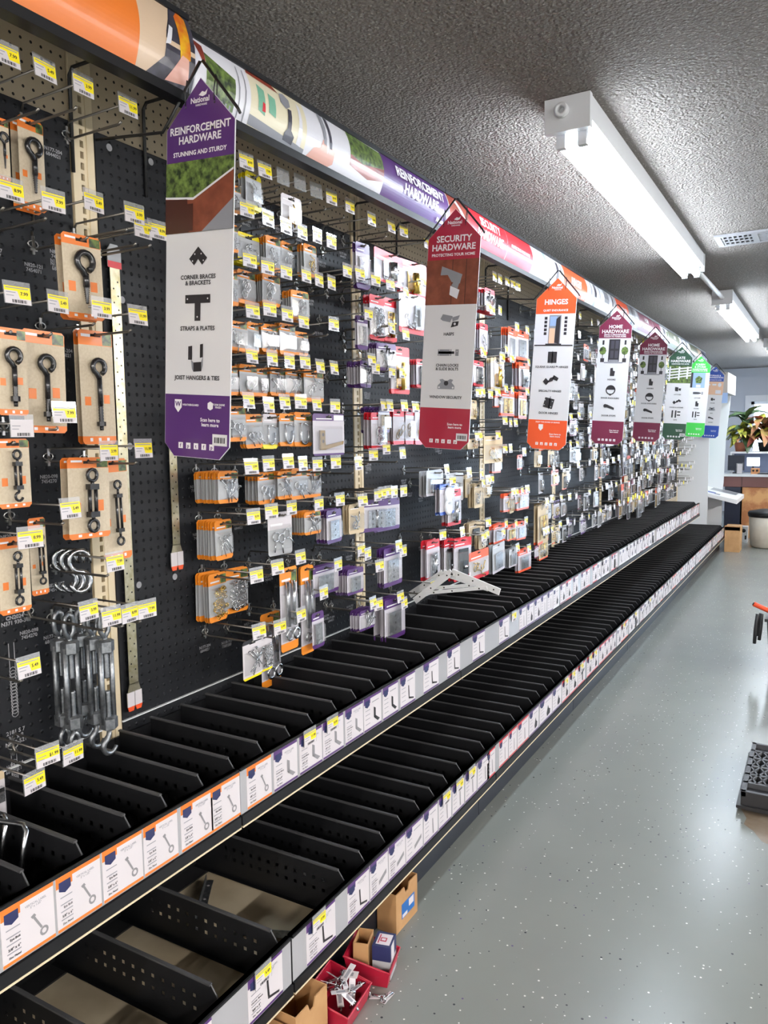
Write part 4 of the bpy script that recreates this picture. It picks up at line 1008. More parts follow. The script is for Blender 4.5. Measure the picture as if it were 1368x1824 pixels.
  (2, 2.598, 1.504, 'k', 'red', 3, 0.182, 0.073, 1.499, 1.365, 'rings_dk'), (2, 2.682, 1.518, 'k', 'red', 2, 0.182, 0.096, 1.527, 1.375, 'brass'), (2, 2.28, 1.332, 'k'), 
  (2, 2.371, 1.351, 'k'), (2, 2.491, 1.332, 'k'), (2, 2.307, 1.19, 'k'), (2, 2.383, 1.196, 'k'), (2, 2.496, 1.191, 'k'), (2, 2.487, 0.967, 'k'), (2, 2.492, 0.768, 'k'), 
  (2, 2.872, 1.255, 'k', 'clear_grey', 4, 0.152, 0.185, 1.326, 1.221, 'plate'), (2, 3.101, 1.232, 'k', 'clear_grey', 4, 0.138, 0.19, 1.318, 1.194, 'plate'), 
  (2, 2.927, 1.208, 'k', 'blue', 3, 0.182, 0.149, 1.19, 1.06, 'doorstop'), (2, 3.029, 1.185, 'x', 'red', 4, 0.168, 0.128, 1.16, 1.005, 'bolt_sil'), 
  (2, 2.831, 0.987, 'k', 'red', 3, 0.161, 0.115, 0.963, 0.796, 'bolt_sil'), (2, 3.027, 0.978, 'k', 'red', 4, 0.14, 0.104, 0.942, 0.773, 'blackhasp'), 
  (2, 3.118, 0.955, 'x', 'red', 3, 0.167, 0.172, 0.937, 0.75, 'blackhasp'), (2, 3.396, 2.115, 'k', 'red', 4, 0.182, 0.137, 2.062, 1.948, 'screw_dk'), (2, 3.463, 2.116, 'k'), 
  (2, 3.558, 2.121, 'k'), (2, 3.325, 1.972, 'k', 'red', 3, 0.182, 0.086, 1.876, 1.738, 'hooks'), (2, 3.366, 1.962, 'k'), (2, 3.464, 1.973, 'k'), 
  (2, 3.263, 1.766, 'k', 'red', 3, 0.182, 0.129, 1.725, 1.613, 'blackhasp'), (2, 3.247, 1.772, 'k'), (2, 3.491, 1.763, 'k', 'tan_w', 2, 0.182, 0.093, 1.882, 1.79, 'brass'), 
  (2, 3.495, 1.759, 'k', 'tan_w', 3, 0.182, 0.174, 1.798, 1.65, 'bolt_br'), (2, 3.205, 1.587, 'k', 'tan', 2, 0.182, 0.088, 1.548, 1.463, 'brass'), (2, 3.253, 1.586, 'k'), 
  (2, 3.347, 1.58, 'k'), (2, 3.438, 1.594, 'k'), (2, 3.198, 1.396, 'k', 'tan', 4, 0.182, 0.127, 1.375, 1.33, 'brass'), (2, 3.227, 1.39, 'k'), 
  (2, 3.443, 1.392, 'k', 'tan', 2, 0.182, 0.207, 1.452, 1.325, 'brass'), (2, 3.24, 1.218, 'k', 'tan', 3, 0.144, 0.089, 1.304, 1.201, 'hooks'), 
  (2, 3.259, 1.178, 'k', 'tan', 4, 0.182, 0.085, 1.298, 1.185, 'hooks'), (2, 3.359, 1.188, 'k', 'tan', 3, 0.182, 0.089, 1.279, 1.195, 'brass'), (2, 3.32, 1.185, 'k'), 
  (2, 3.321, 0.989, 'k', 'tan', 4, 0.14, 0.133, 1.113, 1.007, 'blackhasp'), (2, 3.308, 0.935, 'k', 'tan', 3, 0.182, 0.095, 0.962, 0.896, 'hooks'), 
  (2, 3.268, 0.925, 'k', 'mix', 1, 0.182, 0.2, 0.862, 0.73, 'brass'), (3, 3.704, 2.121, 'k'), (3, 3.634, 2.123, 'k'), (3, 3.693, 1.925, 'k', 'orred', 4, 0.182, 0.118, 2.04, 1.876, 'plate'), 
  (3, 3.844, 1.926, 'k', 'orred', 5, 0.182, 0.151, 2.004, 1.857, 'plate'), (3, 3.546, 1.801, 'k'), (3, 3.622, 1.764, 'k'), 
  (3, 3.868, 1.767, 'k', 'orred', 4, 0.182, 0.145, 1.837, 1.699, 'blackhasp'), (3, 3.547, 1.617, 'k', 'orred', 2, 0.168, 0.118, 1.581, 1.527, 'brass'), 
  (3, 3.631, 1.614, 'k', 'orred', 3, 0.182, 0.154, 1.652, 1.526, 'hinge_g'), (3, 3.85, 1.615, 'k', 'orred', 3, 0.182, 0.153, 1.658, 1.522, 'hinge_g'), (3, 3.533, 1.461, 'k'), 
  (3, 3.61, 1.45, 'k'), (3, 3.681, 1.451, 'k'), (3, 3.535, 1.323, 'k', 'orred', 2, 0.162, 0.103, 1.29, 1.208, 'plate'), (3, 3.611, 1.324, 'k'), 
  (3, 3.808, 1.305, 'k', 'orred', 1, 0.182, 0.093, 1.287, 1.212, 'plate'), (3, 3.651, 1.104, 'k', 'orred', 3, 0.182, 0.126, 1.146, 1.052, 'brass'), 
  (3, 3.781, 1.106, 'k', 'orred', 3, 0.182, 0.1, 1.12, 1.056, 'brass'), (3, 3.861, 1.107, 'k', 'orred', 3, 0.182, 0.164, 1.168, 1.065, 'plate'), 
  (3, 3.693, 1.104, 'k', 'tan', 2, 0.182, 0.075, 1.163, 1.058, 'hinge_g'), (3, 3.553, 0.959, 'k', 'orred', 3, 0.17, 0.166, 1.013, 0.921, 'plate'), 
  (3, 3.842, 0.942, 'k', 'orred', 3, 0.182, 0.121, 0.986, 0.891, 'plate'), (3, 3.695, 0.941, 'k', 'orred', 2, 0.182, 0.109, 0.974, 0.894, 'hinge_g'), 
  (3, 3.515, 0.914, 'k', 'clear_grey', 3, 0.182, 0.18, 0.862, 0.722, 'plate'), (3, 3.718, 0.817, 'k', 'clear_grey', 3, 0.182, 0.131, 0.824, 0.727, 'plate'), 
  (3, 3.893, 0.79, 'k', 'orred', 3, 0.182, 0.168, 0.822, 0.7, 'plate'), (3, 4.194, 1.013, 'k', 'goldlong', 3, 0.182, 0.2, 1.039, 0.805, 'hinge_g'), (3, 4.172, 1.0, 'k'), 
  (3, 4.208, 0.852, 'k', 'goldlong', 2, 0.182, 0.161, 0.814, 0.681, 'hinge_g'), (3, 4.156, 0.847, 'k', 'maroon', 2, 0.182, 0.175, 0.755, 0.687, 'brass'), 
]
ROWS = [2.12, 1.995, 1.87, 1.75, 1.62, 1.50, 1.32, 1.19, 1.01, 0.85]
XT = 0.205
# ---- hook parts (shared meshes) ----------------------------------------
HOOKME = {}
def hook_mesh(sep):
    """lower product arm at z=0 and upper tag arm sep above it, from the board out to x = 0.205"""
    if sep in HOOKME: return HOOKME[sep]
    b = MB()
    b.tube([(0.004, 0, sep * 0.5), (0.010, 0, 0.006), (0.016, 0, 0.0), (0.178, 0, 0.0), (0.186, 0, 0.004)], 0.0030, 5)
    b.tube([(0.004, 0.004, sep * 0.7), (0.012, 0.004, sep), (0.203, 0.004, sep)], 0.0026, 5)
    HOOKME[sep] = b.mesh('wire', [M_WIRE]); return HOOKME[sep]
def clip_mesh():
    b = MB()
    n = 10
    b.tube([(0.006, 0.013 * math.cos(2 * math.pi * i / n), 0.012 + 0.008 * math.sin(2 * math.pi * i / n)) for i in range(n)], 0.0016, 5, 0, True)
    b.box(0.004, 0.008, -0.003, 0.003, -0.010, 0.030); b.box(0.004, 0.009, -0.009, 0.009, -0.003, 0.002)
    return b.mesh('mounting_clip', [M_CHROME])
ME_CLIP = clip_mesh()
nprice = [0]
def make_hook(y, zt, style, zl, name='peg_hook'):
    """style x: hook without a tag"""
    sep = min(max(round((zt + 0.004 - zl) / 0.01) * 0.01, 0.02), 0.09)
    r = link(name, hook_mesh(sep), None, (0, y, zl))
    link('mounting_clip', ME_CLIP, r)
    if style != 'x':
        nprice[0] += 1
        t = link('price_tag', price_tag(style, nprice[0]), r, (XT, 0.004, sep - 0.006))
        t.rotation_euler = (0, random.uniform(-0.12, 0.02), random.uniform(-0.12, 0.12))
    return r

# ---- contents of the packs --------------------------------------------------
def ring_pts(c, R, n=10, a0=0.0, a1=2 * math.pi, tilt=0.0, x=0.0, sq=1.0):
    out = []
    for i in range(n):
        a = a0 + (a1 - a0) * i / (n if abs(a1 - a0 - 2 * math.pi) < 1e-6 else n - 1)
        out.append((x + tilt * R * math.sin(a), c[0] + R * math.cos(a), c[1] + sq * R * math.sin(a)))
    return out
def item_mesh(kind, w, h):
    """hardware laid on a card, facing +x; card is w wide, from z=0 down to -h"""
    b = MB(); rnd = random.Random(hash_(kind) + int(w * 1000) + int(h * 1000))
    cz = -h * 0.60; aw = w * 0.36; ah = h * 0.28
    met = {'brass': M_BRASS, 'bolt_br': M_BRASS, 'latch_g': M_BRASS, 'hinge_g': M_BRASS, 'chain_g': M_BRASS, 'hinge_br': M_BRONZE, 'corner_br': M_BRONZE, 'rings_dk': M_BRONZE, 'screw_dk': M_BLKMETAL, 'blackhasp': M_BLKMETAL, 'doorstop': M_WHITE}.get(kind, M_ZINC)
    if kind.startswith(('eye_lag', 'eye_bolt', 'turn_')): met = M_BLKMETAL
    if kind in ('hooks', 'brass'):
        for i in range(5):
            y, z = rnd.uniform(-aw, aw) * 0.7, cz + rnd.uniform(-ah, ah) * 0.6; R = min(w, h) * 0.11; a = rnd.uniform(0, 6.28)
            b.tube(ring_pts((y, z), R, 7, a, a + 4.2, 0.1, 0.004 + 0.0012 * i) + [(0.004 + 0.0012 * i, y + R * 2.6 * math.cos(a + 4.6), z + R * 2.6 * math.sin(a + 4.6))], R * 0.2, 5)
    elif kind in ('rings', 'rings_dk'):
        for i in range(5):
            y, z = rnd.uniform(-aw, aw) * 0.6, cz + rnd.uniform(-ah, ah) * 0.6
            b.tube(ring_pts((y, z), min(w, h) * 0.15, 10, tilt=0.15, x=0.004 + 0.0014 * i), min(w, h) * 0.025, 5, 0, True)
    elif kind in ('screw', 'screw_dk'):
        for i in range(7):
            y, z = rnd.uniform(-aw, aw) * 0.5, cz + rnd.uniform(-ah, ah) * 0.4; a = rnd.uniform(0.5, 2.6); L = min(w, h) * 0.34; x = 0.004 + 0.001 * i
            p, q = (x, y - L * math.cos(a), z - L * math.sin(a)), (x, y + L * math.cos(a), z + L * math.sin(a))
            b.tube([p, q], [L * 0.05, L * 0.09], 5); b.tube([q, (x, q[1] + L * 0.1 * math.cos(a), q[2] + L * 0.1 * math.sin(a))], L * 0.17, 6)
    elif kind == 'eye_s':
        for i in range(3):
            y, z = (i - 1) * aw * 0.6, cz + rnd.uniform(-0.3, 0.3) * ah; R = min(w, h) * 0.13; a = rnd.uniform(-0.6, 0.9) - 1.2
            x = 0.004 + 0.001 * i
            b.tube(ring_pts((y, z), R, 10, x=x), R * 0.24, 5, 0, True)
            b.tube([(x, y + R * math.cos(a), z + R * math.sin(a)), (x, y + 3.4 * R * math.cos(a), z + 3.4 * R * math.sin(a))], [R * 0.24, R * 0.16], 5)
    elif kind == 's_small':
        for i in range(4):
            y, z = ((i % 2) - 0.5) * aw, cz + (i // 2 - 0.5) * ah * 1.1; R = min(w, h) * 0.08
            pts = ring_pts((y, z + R), R, 8, 0.2, 4.5, x=0.004) + list(reversed(ring_pts((y, z - R), R, 8, -2.9, 1.5, x=0.004)))
            b.tube(pts, R * 0.26, 5)
    elif kind == 'j_hook':
        R = w * 0.22
        b.tube([(0.005, -R, cz + ah)] + [(0.005, R * math.cos(a), cz - ah * 0.4 + R * math.sin(a)) for a in [math.pi + math.pi * i / 8 for i in range(9)]] + [(0.005, R, cz + ah * 0.25)], w * 0.045, 6)
        b.tube([(0.008, -R * 0.2, cz + ah), (0.008, R * 1.1, cz + ah * 0.7)], w * 0.03, 5)
    elif kind in ('plate', 'hinge', 'hinge_g', 'hinge_br'):
        m = 2 if kind != 'plate' else 1
        for k in range(m):
            y0 = -aw * 0.9 + k * aw * 0.95; y1 = y0 + aw * (0.85 if m == 2 else 1.6)
            b.box(0.003, 0.0055, y0, y1, cz - ah, cz + ah)
            for t in (-0.6, 0, 0.6):
                q = (y0 + y1) / 2; z = cz + t * ah; rr = min(w, h) * 0.035
                b.add([(0.0058, q + rr * math.cos(j * 1.047), z + rr * math.sin(j * 1.047)) for j in range(6)], [tuple(range(6))], 1)
        if m == 2: b.tube([(0.006, -aw * 0.02, cz - ah), (0.006, -aw * 0.02, cz + ah)], aw * 0.10, 6)
    elif kind == 'corner_br':
        t = w * 0.14
        b.add([(0.004, -w * 0.34, -h * 0.42), (0.004, -w * 0.34 + t, -h * 0.40), (0.004, -w * 0.34 + t * 1.5, -h * 0.80), (0.004, -w * 0.30, -h * 0.86)], [(0, 3, 2, 1)])
        b.box(0.004, 0.010, -w * 0.34, -w * 0.34 + t, -h * 0.86, -h * 0.40); 
        b.add([(0.010, -w * 0.20, -h * 0.86), (0.014, w * 0.34, -h * 0.74), (0.014, w * 0.36, -h * 0.66), (0.010, -w * 0.20, -h * 0.76), (0.004, -w * 0.20, -h * 0.86), (0.008, w * 0.34, -h * 0.74), (0.008, w * 0.36, -h * 0.66), (0.004, -w * 0.20, -h * 0.76)],
              [(0, 1, 2, 3), (7, 6, 5, 4), (0, 4, 5, 1), (1, 5, 6, 2), (2, 6, 7, 3), (3, 7, 4, 0)])
        for q in (-0.5, -0.66): b.add([(0.0104, -w * 0.27 + 0.006 * math.cos(j * 1.047), h * q + 0.006 * math.sin(j * 1.047)) for j in range(6)], [tuple(range(6))], 1)
    elif kind in ('chain_g', 'chain_s'):
        for i in range(64):
            y, z = rnd.uniform(-aw, aw) * 0.85, cz + rnd.uniform(-1, 1) * h * 0.30; R = min(w, h) * 0.075; t = rnd.uniform(-0.8, 0.8)
            b.tube(ring_pts((y, z), R, 7, tilt=t, x=0.005 + rnd.uniform(0, 0.008), sq=rnd.uniform(0.6, 1.0)), R * 0.24, 4, 0, True)
    elif kind == 'long_bolt':
        for k, y in enumerate((-w * 0.2, w * 0.15)):
            b.tube([(0.008, y, -h * 0.16), (0.008, y + w * 0.05, -h * 0.70)], w * 0.075, 7)
            R = w * 0.17
            b.tube(ring_pts((y + w * 0.06, -h * 0.80), R, 10, x=0.009 + 0.003 * k), w * 0.06, 6, 0, True)
    elif kind in ('bolt_sil', 'bolt_br', 'latch_g'):
        b.box(0.003, 0.006, -aw * 0.7, aw * 0.7, cz - ah, cz + ah)
        b.tube([(0.011, -aw * 0.1, cz - ah * 1.15), (0.011, -aw * 0.1, cz + ah * 0.9)], aw * 0.24, 7); b.tube([(0.011, -aw * 0.1, cz), (0.020, aw * 0.2, cz)], aw * 0.12, 6)
        for z in (-0.6, 0.5): b.box(0.003, 0.014, -aw * 0.5, aw * 0.35, cz + ah * z - ah * 0.1, cz + ah * z + ah * 0.1)
        for z in (-0.85, 0.85): b.add([(0.0063, aw * 0.5 + 0.003 * math.cos(j * 1.047), cz + z * ah + 0.003 * math.sin(j * 1.047)) for j in range(6)], [tuple(range(6))], 1)
    elif kind == 'chain_lock':
        for i in range(12):
            a = 3.3 + 0.28 * i; b.tube(ring_pts((-aw * 0.35 + aw * 0.5 * math.cos(a), cz + ah * 1.05 * math.sin(a) * 1.0 + ah * 0.2), 0.008, 7, tilt=0.6 * (-1) ** i, x=0.008), 0.0022, 4, 0, True)
        b.box(0.003, 0.008, aw * 0.15, aw * 0.75, cz - ah, cz + ah * 1.2); b.box(0.008, 0.011, aw * 0.36, aw * 0.54, cz - ah * 0.7, cz + ah * 0.8, 1)
    elif kind == 'blackhasp':
        b.box(0.003, 0.008, -aw * 0.7, aw * 0.7, cz - ah * 1.15, cz + ah * 1.25); b.box(0.008, 0.016, -aw * 0.35, aw * 0.35, cz - ah * 0.9, cz + ah * 0.2)
        b.tube([(0.018, -aw * 0.2, cz - ah * 0.3), (0.018, aw * 0.25, cz - ah * 0.3)], aw * 0.13, 6, 2)
    elif kind == 'doorstop':
        for z in (-0.36, -0.74):
            b.lathe([(w * 0.24, 0.002), (w * 0.26, 0.010), (w * 0.17, 0.013), (w * 0.12, 0.009)], (0, 0.0, h * z), 14, 0, 'x')
    # ---- black hardware of the big kraft cards
    elif kind.startswith(('eye_lag', 'eye_bolt')):
        R = {'eye_lag': 0.26, 'eye_lag_big': 0.20, 'eye_bolt_s': 0.22, 'eye_bolt_m': 0.16, 'eye_bolt_l': 0.18}[kind] * w; th = R * 0.36
        zr = -h * 0.32; x = 0.008
        a0 = -math.pi / 2 + 0.45
        pts = [(x, R * math.cos(a0 + i * (2 * math.pi - 0.9) / 14), zr + R * math.sin(a0 + i * (2 * math.pi - 0.9) / 14)) for i in range(15)]
        zb = -h * (0.84 if 'bolt' in kind else 0.80)
        b.tube(pts + [(x, 0.0, zr - R * 1.6)], th, 8)
        b.tube([(x, 0, zr - R * 1.3), (x, 0, zb + h * 0.18)], th, 8)
        if 'lag' in kind:
            n = 16
            b.tube([(x, 0, zb + h * 0.18 - h * 0.20 * i / n) for i in range(n + 1)], [(th * (1.0 if i % 2 else 0.72)) * (1 - 0.5 * i / n) for i in range(n + 1)], 8)
        else:
            n = 14
            b.tube([(x, 0, zb + h * 0.18 - h * 0.18 * i / n) for i in range(n + 1)], [th * (1.0 if i % 2 else 0.86) for i in range(n + 1)], 8)
            b.lathe([(th * 1.7, zb + 0.010), (th * 1.7, zb)], (x, 0, 0), 6, 0, 'z', False)
            b.tube([(x, 0, zb), (x, 0, zb - 0.010)], th * 0.8, 7)
    elif kind.startswith('turn_'):
        x = 0.011; bw = w * (0.11 if w > 0.06 else 0.16); zt_, zb_ = -h * 0.36, -h * 0.70
        for s in (-1, 1): b.tube([(x, s * bw * 0.7, zt_), (x, s * bw * 0.7, zb_)], bw * 0.36, 6)
        for z in (zt_, zb_): b.box(x - bw * 0.6, x + bw * 0.6, -bw, bw, z - bw * 0.5, z + bw * 0.5)
        R = bw * 1.05
        for z, sgn in ((zt_, 1), (zb_, -1)):
            b.tube([(x, 0, z), (x, 0, z + sgn * h * 0.07)], bw * 0.34, 6)
            c = z + sgn * (h * 0.07 + R)
            if kind == 'turn_he' and sgn < 0:
                b.tube([(x, 0, z - h * 0.07)] + ring_pts((0, c), R, 9, math.pi / 2 + 0.0, math.pi / 2 + 4.4, x=x), bw * 0.34, 6)
            else:
                b.tube(ring_pts((0, c), R, 12, x=x), bw * 0.34, 6, 0, True)
    me = b.mesh('hardware', [met, M_DARK, M_ZINC])
    return me
def hash_(s): return sum(ord(ch) * (i + 7) for i, ch in enumerate(s))

CARD = {  # top band, body, bottom band, top share, bottom share, words
 'orange': (M_ORANGE2, M_SILVERCARD, M_ORANGE2, 0.24, 0.12, 'orange card'), 'orange_long': (M_ORANGE2, M_LILAC, M_ORANGE2, 0.20, 0.10, 'long orange card'),
 'yellow': (M_YELLOW, M_SILVERCARD, M_YELLOW, 0.16, 0.14, 'yellow-edged card'), 'whitec': (M_PAPER, M_PAPER, M_PAPER, 0.2, 0.1, 'plain white card'),
 'clear_yel': (M_PAPER, M_SILVERCARD, M_YELLOW, 0.25, 0.12, 'grey yellow-footed card'), 'purple': (M_PURPLE, M_LILAC, M_PURPLE, 0.22, 0.12, 'purple card'),
 'purple_big': (M_PURPLE, M_LILAC, M_PURPLE, 0.17, 0.05, 'large purple card'), 'red': (M_RED, M_LILAC, M_RED, 0.20, 0.10, 'red card'), 'red_wide': (M_RED, M_LILAC, M_RED, 0.34, 0.08, 'wide red card'),
 'red_blister': (M_LILAC, M_LILAC, M_RED, 0.08, 0.14, 'red-footed blister card'), 'blue': (M_BLUE, M_LILAC, M_BLUE, 0.16, 0.10, 'blue card'), 'clear_grey': (M_SILVERCARD, M_SILVERCARD, M_LILAC, 0.14, 0.08, 'clear grey pack'),
 'tan': (M_TANCARD, M_TANCARD, M_TANCARD, 0.2, 0.1, 'tan card'), 'tan_w': (M_TANCARD, M_PAPER, M_TANCARD, 0.16, 0.08, 'white tan-edged card'), 'mix': (M_ORRED, M_PAPER, M_RED, 0.3, 0.15, 'two-colour card'),
 'orred': (M_ORRED, M_LILAC, M_ORRED, 0.24, 0.10, 'orange-red card'), 'goldlong': (M_BRONZE, M_TANCARD, M_ORRED, 0.05, 0.06, 'long gold pack'), 'maroon': (M_MAROON, M_LILAC, M_MAROON, 0.25, 0.1, 'maroon card'),
 'bigcard': (M_ORANGE, M_KRAFT, M_ORANGE, 0.13, 0.07, 'orange kraft card'), 'clear_w': (M_PAPER, M_SILVERCARD, M_SILVERCARD, 0.40, 0.05, 'clear white-headed pack'), 'bag_yel': (M_INK, M_PAPER, M_YELLOW, 0.10, 0.06, 'clear bag')}
WORDS = {'hooks': 'small hooks', 'brass': 'brass fittings', 'rings': 'wire rings', 'rings_dk': 'dark rings', 'screw': 'screws', 'screw_dk': 'dark screws', 'eye_s': 'screw eyes', 's_small': 'S-hooks', 'j_hook': 'J-hooks', 'plate': 'steel plates',
 'hinge': 'steel hinges', 'hinge_g': 'gold hinges', 'hinge_br': 'bronze hinges', 'corner_br': 'bronze brackets', 'chain_g': 'gold chain', 'chain_s': 'silver chain', 'long_bolt': 'long eyebolts', 'bolt_sil': 'silver bolts', 'bolt_br': 'brass bolts',
 'latch_g': 'gold latches', 'chain_lock': 'door chain', 'blackhasp': 'black hasps', 'doorstop': 'doorstops', 'eye_lag': 'lag eyes', 'eye_lag_big': 'lag eyes', 'eye_bolt_s': 'eyebolts', 'eye_bolt_m': 'eyebolts', 'eye_bolt_l': 'eyebolts',
 'turn_he': 'turnbuckles', 'turn_ee': 'turnbuckles', 'turn_ee_l': 'turnbuckles', 'turn_es': 'turnbuckles'}
NAMES = {'orange': 'orange_hardware_card', 'orange_long': 'orange_hardware_card', 'bigcard': 'kraft_hardware_card', 'purple': 'purple_hardware_card', 'purple_big': 'purple_hardware_card', 'red': 'red_hardware_card',
 'red_wide': 'red_hardware_card', 'red_blister': 'red_hardware_card', 'tan': 'tan_hardware_card', 'tan_w': 'tan_hardware_card', 'orred': 'hinge_card', 'goldlong': 'hinge_card', 'maroon': 'maroon_hardware_card', 'blue': 'blue_hardware_card',
 'yellow': 'yellow_hardware_card', 'whitec': 'white_hardware_card', 'mix': 'two_colour_hardware_card', 'bag_yel': 'hardware_bag'}
CM = {}; IM = {}; BM = {}
def card_mesh(kind, w, h):
    key = (kind, w, h)
    if key in CM: return CM[key]
    top, body, bot, ft, fb, _ = CARD[kind]
    b = MB(); t = 0.0007; c = min(0.006, w * 0.1); hw = w / 2
    zt, zb = -h * ft, -h * (1 - fb)
    b.prism([(-hw, zt), (hw, zt), (hw, -c), (hw - c, 0), (-hw + c, 0), (-hw, -c)], 'x', -t, t, 0)
    b.box(-t, t, -hw, hw, zb, zt, 1)
    b.prism([(-hw + c, -h), (hw - c, -h), (hw, -h + c), (hw, zb), (-hw, zb), (-hw, -h + c)], 'x', -t, t, 2)
    sl = min(0.014, w * 0.2)
    P = lambda u, v: (t + 0.0003, u, v)
    b.flat([(-sl, -0.014), (sl, -0.014), (sl, -0.008), (sl * 0.35, -0.008), (0, -0.004), (-sl * 0.35, -0.008), (-sl, -0.008)], P, 3)
    if kind == 'bigcard':
        for (u, v) in ((0.26, -0.60), (-0.30, -0.62)):
            b.flat([(w * u - w * 0.09, h * v - w * 0.11), (w * u + w * 0.09, h * v - w * 0.11), (w * u + w * 0.09, h * v + w * 0.11), (w * u - w * 0.09, h * v + w * 0.11)], P, 0)
        for u in (-0.25, 0.0, 0.25): b.flat([(w * u - w * 0.04, -h * 0.975), (w * u + w * 0.04, -h * 0.975), (w * u + w * 0.04, -h * 0.945), (w * u - w * 0.04, -h * 0.945)], P, 4)
        b.flat([(-w * 0.42, -h * 0.06), (-w * 0.15, -h * 0.06), (-w * 0.15, -h * 0.035), (-w * 0.42, -h * 0.035)], P, 4)
        b.flat([(w * 0.20, -h * 0.125), (w * 0.48, -h * 0.125), (w * 0.48, -h * 0.02), (w * 0.20, -h * 0.02)], P, 5)
    elif kind != 'bag_yel':
        b.flat([(-w * 0.40, zt * 0.80), (w * 0.1, zt * 0.80), (w * 0.1, zt * 0.66), (-w * 0.40, zt * 0.66)], P, 4)
        b.flat([(w * 0.16, zt * 0.95), (w * 0.48, zt * 0.95), (w * 0.48, zt * 0.2), (w * 0.16, zt * 0.2)], P, 5 if kind in ('orange', 'orange_long') else 4) if kind in ('orange', 'orange_long', 'purple_big') else None
    CM[key] = b.mesh('carded_hardware', [top, body, bot, M_DARK, M_LETTER, M_LEAF]); return CM[key]
def blister_mesh(w, h, kind):
    key = (w, h, kind in ('bag_yel',))
    if key in BM: return BM[key]
    b = MB(); d = 0.016; y = w * 0.44; z0, z1 = -h * 0.88, -h * 0.30
    k = 0.7
    vs = [(0.001, -y, z0), (0.001, y, z0), (0.001, y, z1), (0.001, -y, z1), (d, -y * k, z0 + 0.006), (d, y * k, z0 + 0.006), (d, y * k, z1 - 0.008), (d, -y * k, z1 - 0.008)]
    b.add(vs, [(4, 5, 6, 7), (0, 1, 5, 4), (1, 2, 6, 5), (2, 3, 7, 6), (3, 0, 4, 7)])
    BM[key] = b.mesh('blister', [M_CLEAR]); return BM[key]

def add_pack(kind, n, xf, y, ztop, w, h, item, where, bay, shift=0.0, lean=None, grp=None):
    w = round(w / 0.004) * 0.004; h = round(h / 0.004) * 0.004
    w = max(w, 0.028); h = max(h, 0.04)
    gap = 0.0105 if kind != 'bigcard' else 0.022
    n = max(1, min(n, int((xf - 0.012) / gap) + 1))
    words = CARD[kind][5]
    for i in range(n):
        x = xf - i * gap
        o = link(NAMES.get(kind, 'clear_hardware_pack'), card_mesh(kind, w, h), None, (x, y + shift + (random.uniform(-0.002, 0.002) if i else 0), ztop + (random.uniform(-0.002, 0.001) if i else 0)))
        o.rotation_euler = (random.uniform(-0.035, 0.035) if lean is None else lean, 0, random.uniform(-0.10, 0.10) if i else random.uniform(-0.08, 0.08))
        pos = 'frontmost' if i == 0 else '%s' % ORD[i]
        what = WORDS[item]
        tag(o, '%s of %s, %s, %s %s' % (words, what, pos, where, bay), 'hardware pack', grp or 'carded hardware on the pegs')
        if i == 0:
            key = (item, w, h)
            if key not in IM: IM[key] = item_mesh(item, w, h)
            link('hardware', IM[key], o, (0.001, 0, 0))
            if kind != 'bigcard': link('blister', blister_mesh(w, h, kind), o)

cols = {}
def rowcol(bay, z, y):
    ri = min(range(len(ROWS)), key=lambda k: abs(ROWS[k] - z)); return ri
table = {}
for rec in HOOKS: table.setdefault((rec[0], rowcol(rec[0], rec[2], rec[1])), []).append(rec)
# procedural rest of bay 3 and bay 4: dense clear and silver packs
RND = random.Random(5)
FAR_KINDS = ['clear_grey', 'clear_grey', 'whitec', 'clear_grey', 'orred', 'maroon', 'purple', 'clear_grey', 'tan', 'goldlong']
FAR_ITEMS = ['plate', 'hinge', 'hooks', 'bolt_sil', 'brass', 'rings', 'blackhasp', 'plate', 'hinge_g', 'j_hook', 'screw']
def far_pack():
    return RND.choice(FAR_KINDS), RND.choice((1, 2, 3)), round(RND.uniform(0.10, 0.175), 3), RND.choice((0.084, 0.10, 0.116, 0.128)), RND.choice((0.092, 0.108, 0.12)), RND.choice(FAR_ITEMS)
def far_rows(bay, ya, yb, step):
    for ri, z in enumerate(ROWS + [1.42]):
        y = ya + RND.uniform(0, 0.05)
        while y < yb:
            zz = z + RND.uniform(-0.012, 0.012) * (1 if bay < 5 else 3.2)
            rec = [bay, round(y, 3), round(zz, 3), RND.choice('kwww' if bay > 3 else 'kkw')]
            if RND.random() < 0.86 and not (ri == 0 and RND.random() < 0.7):
                k, n, x, w, h, it = far_pack()
                if (ri in (3, 4, 5) and bay == 4) or (bay > 4 and RND.random() < 0.6): k, h = RND.choice(('clear_grey', 'whitec')), RND.choice((0.14, 0.17, 0.12))
                rec += [k, n if bay > 4 else 1, x, w, zz - 0.022, zz - 0.022 - h, it]
            yield rec
            y += step * RND.uniform(0.85, 1.15)
for rec in list(far_rows(3, 4.26, 4.92, 0.165)) + list(far_rows(4, 5.05, 6.13, 0.15)):
    table.setdefault((rec[0], rowcol(rec[0], rec[2], rec[1])), []).append(rec)

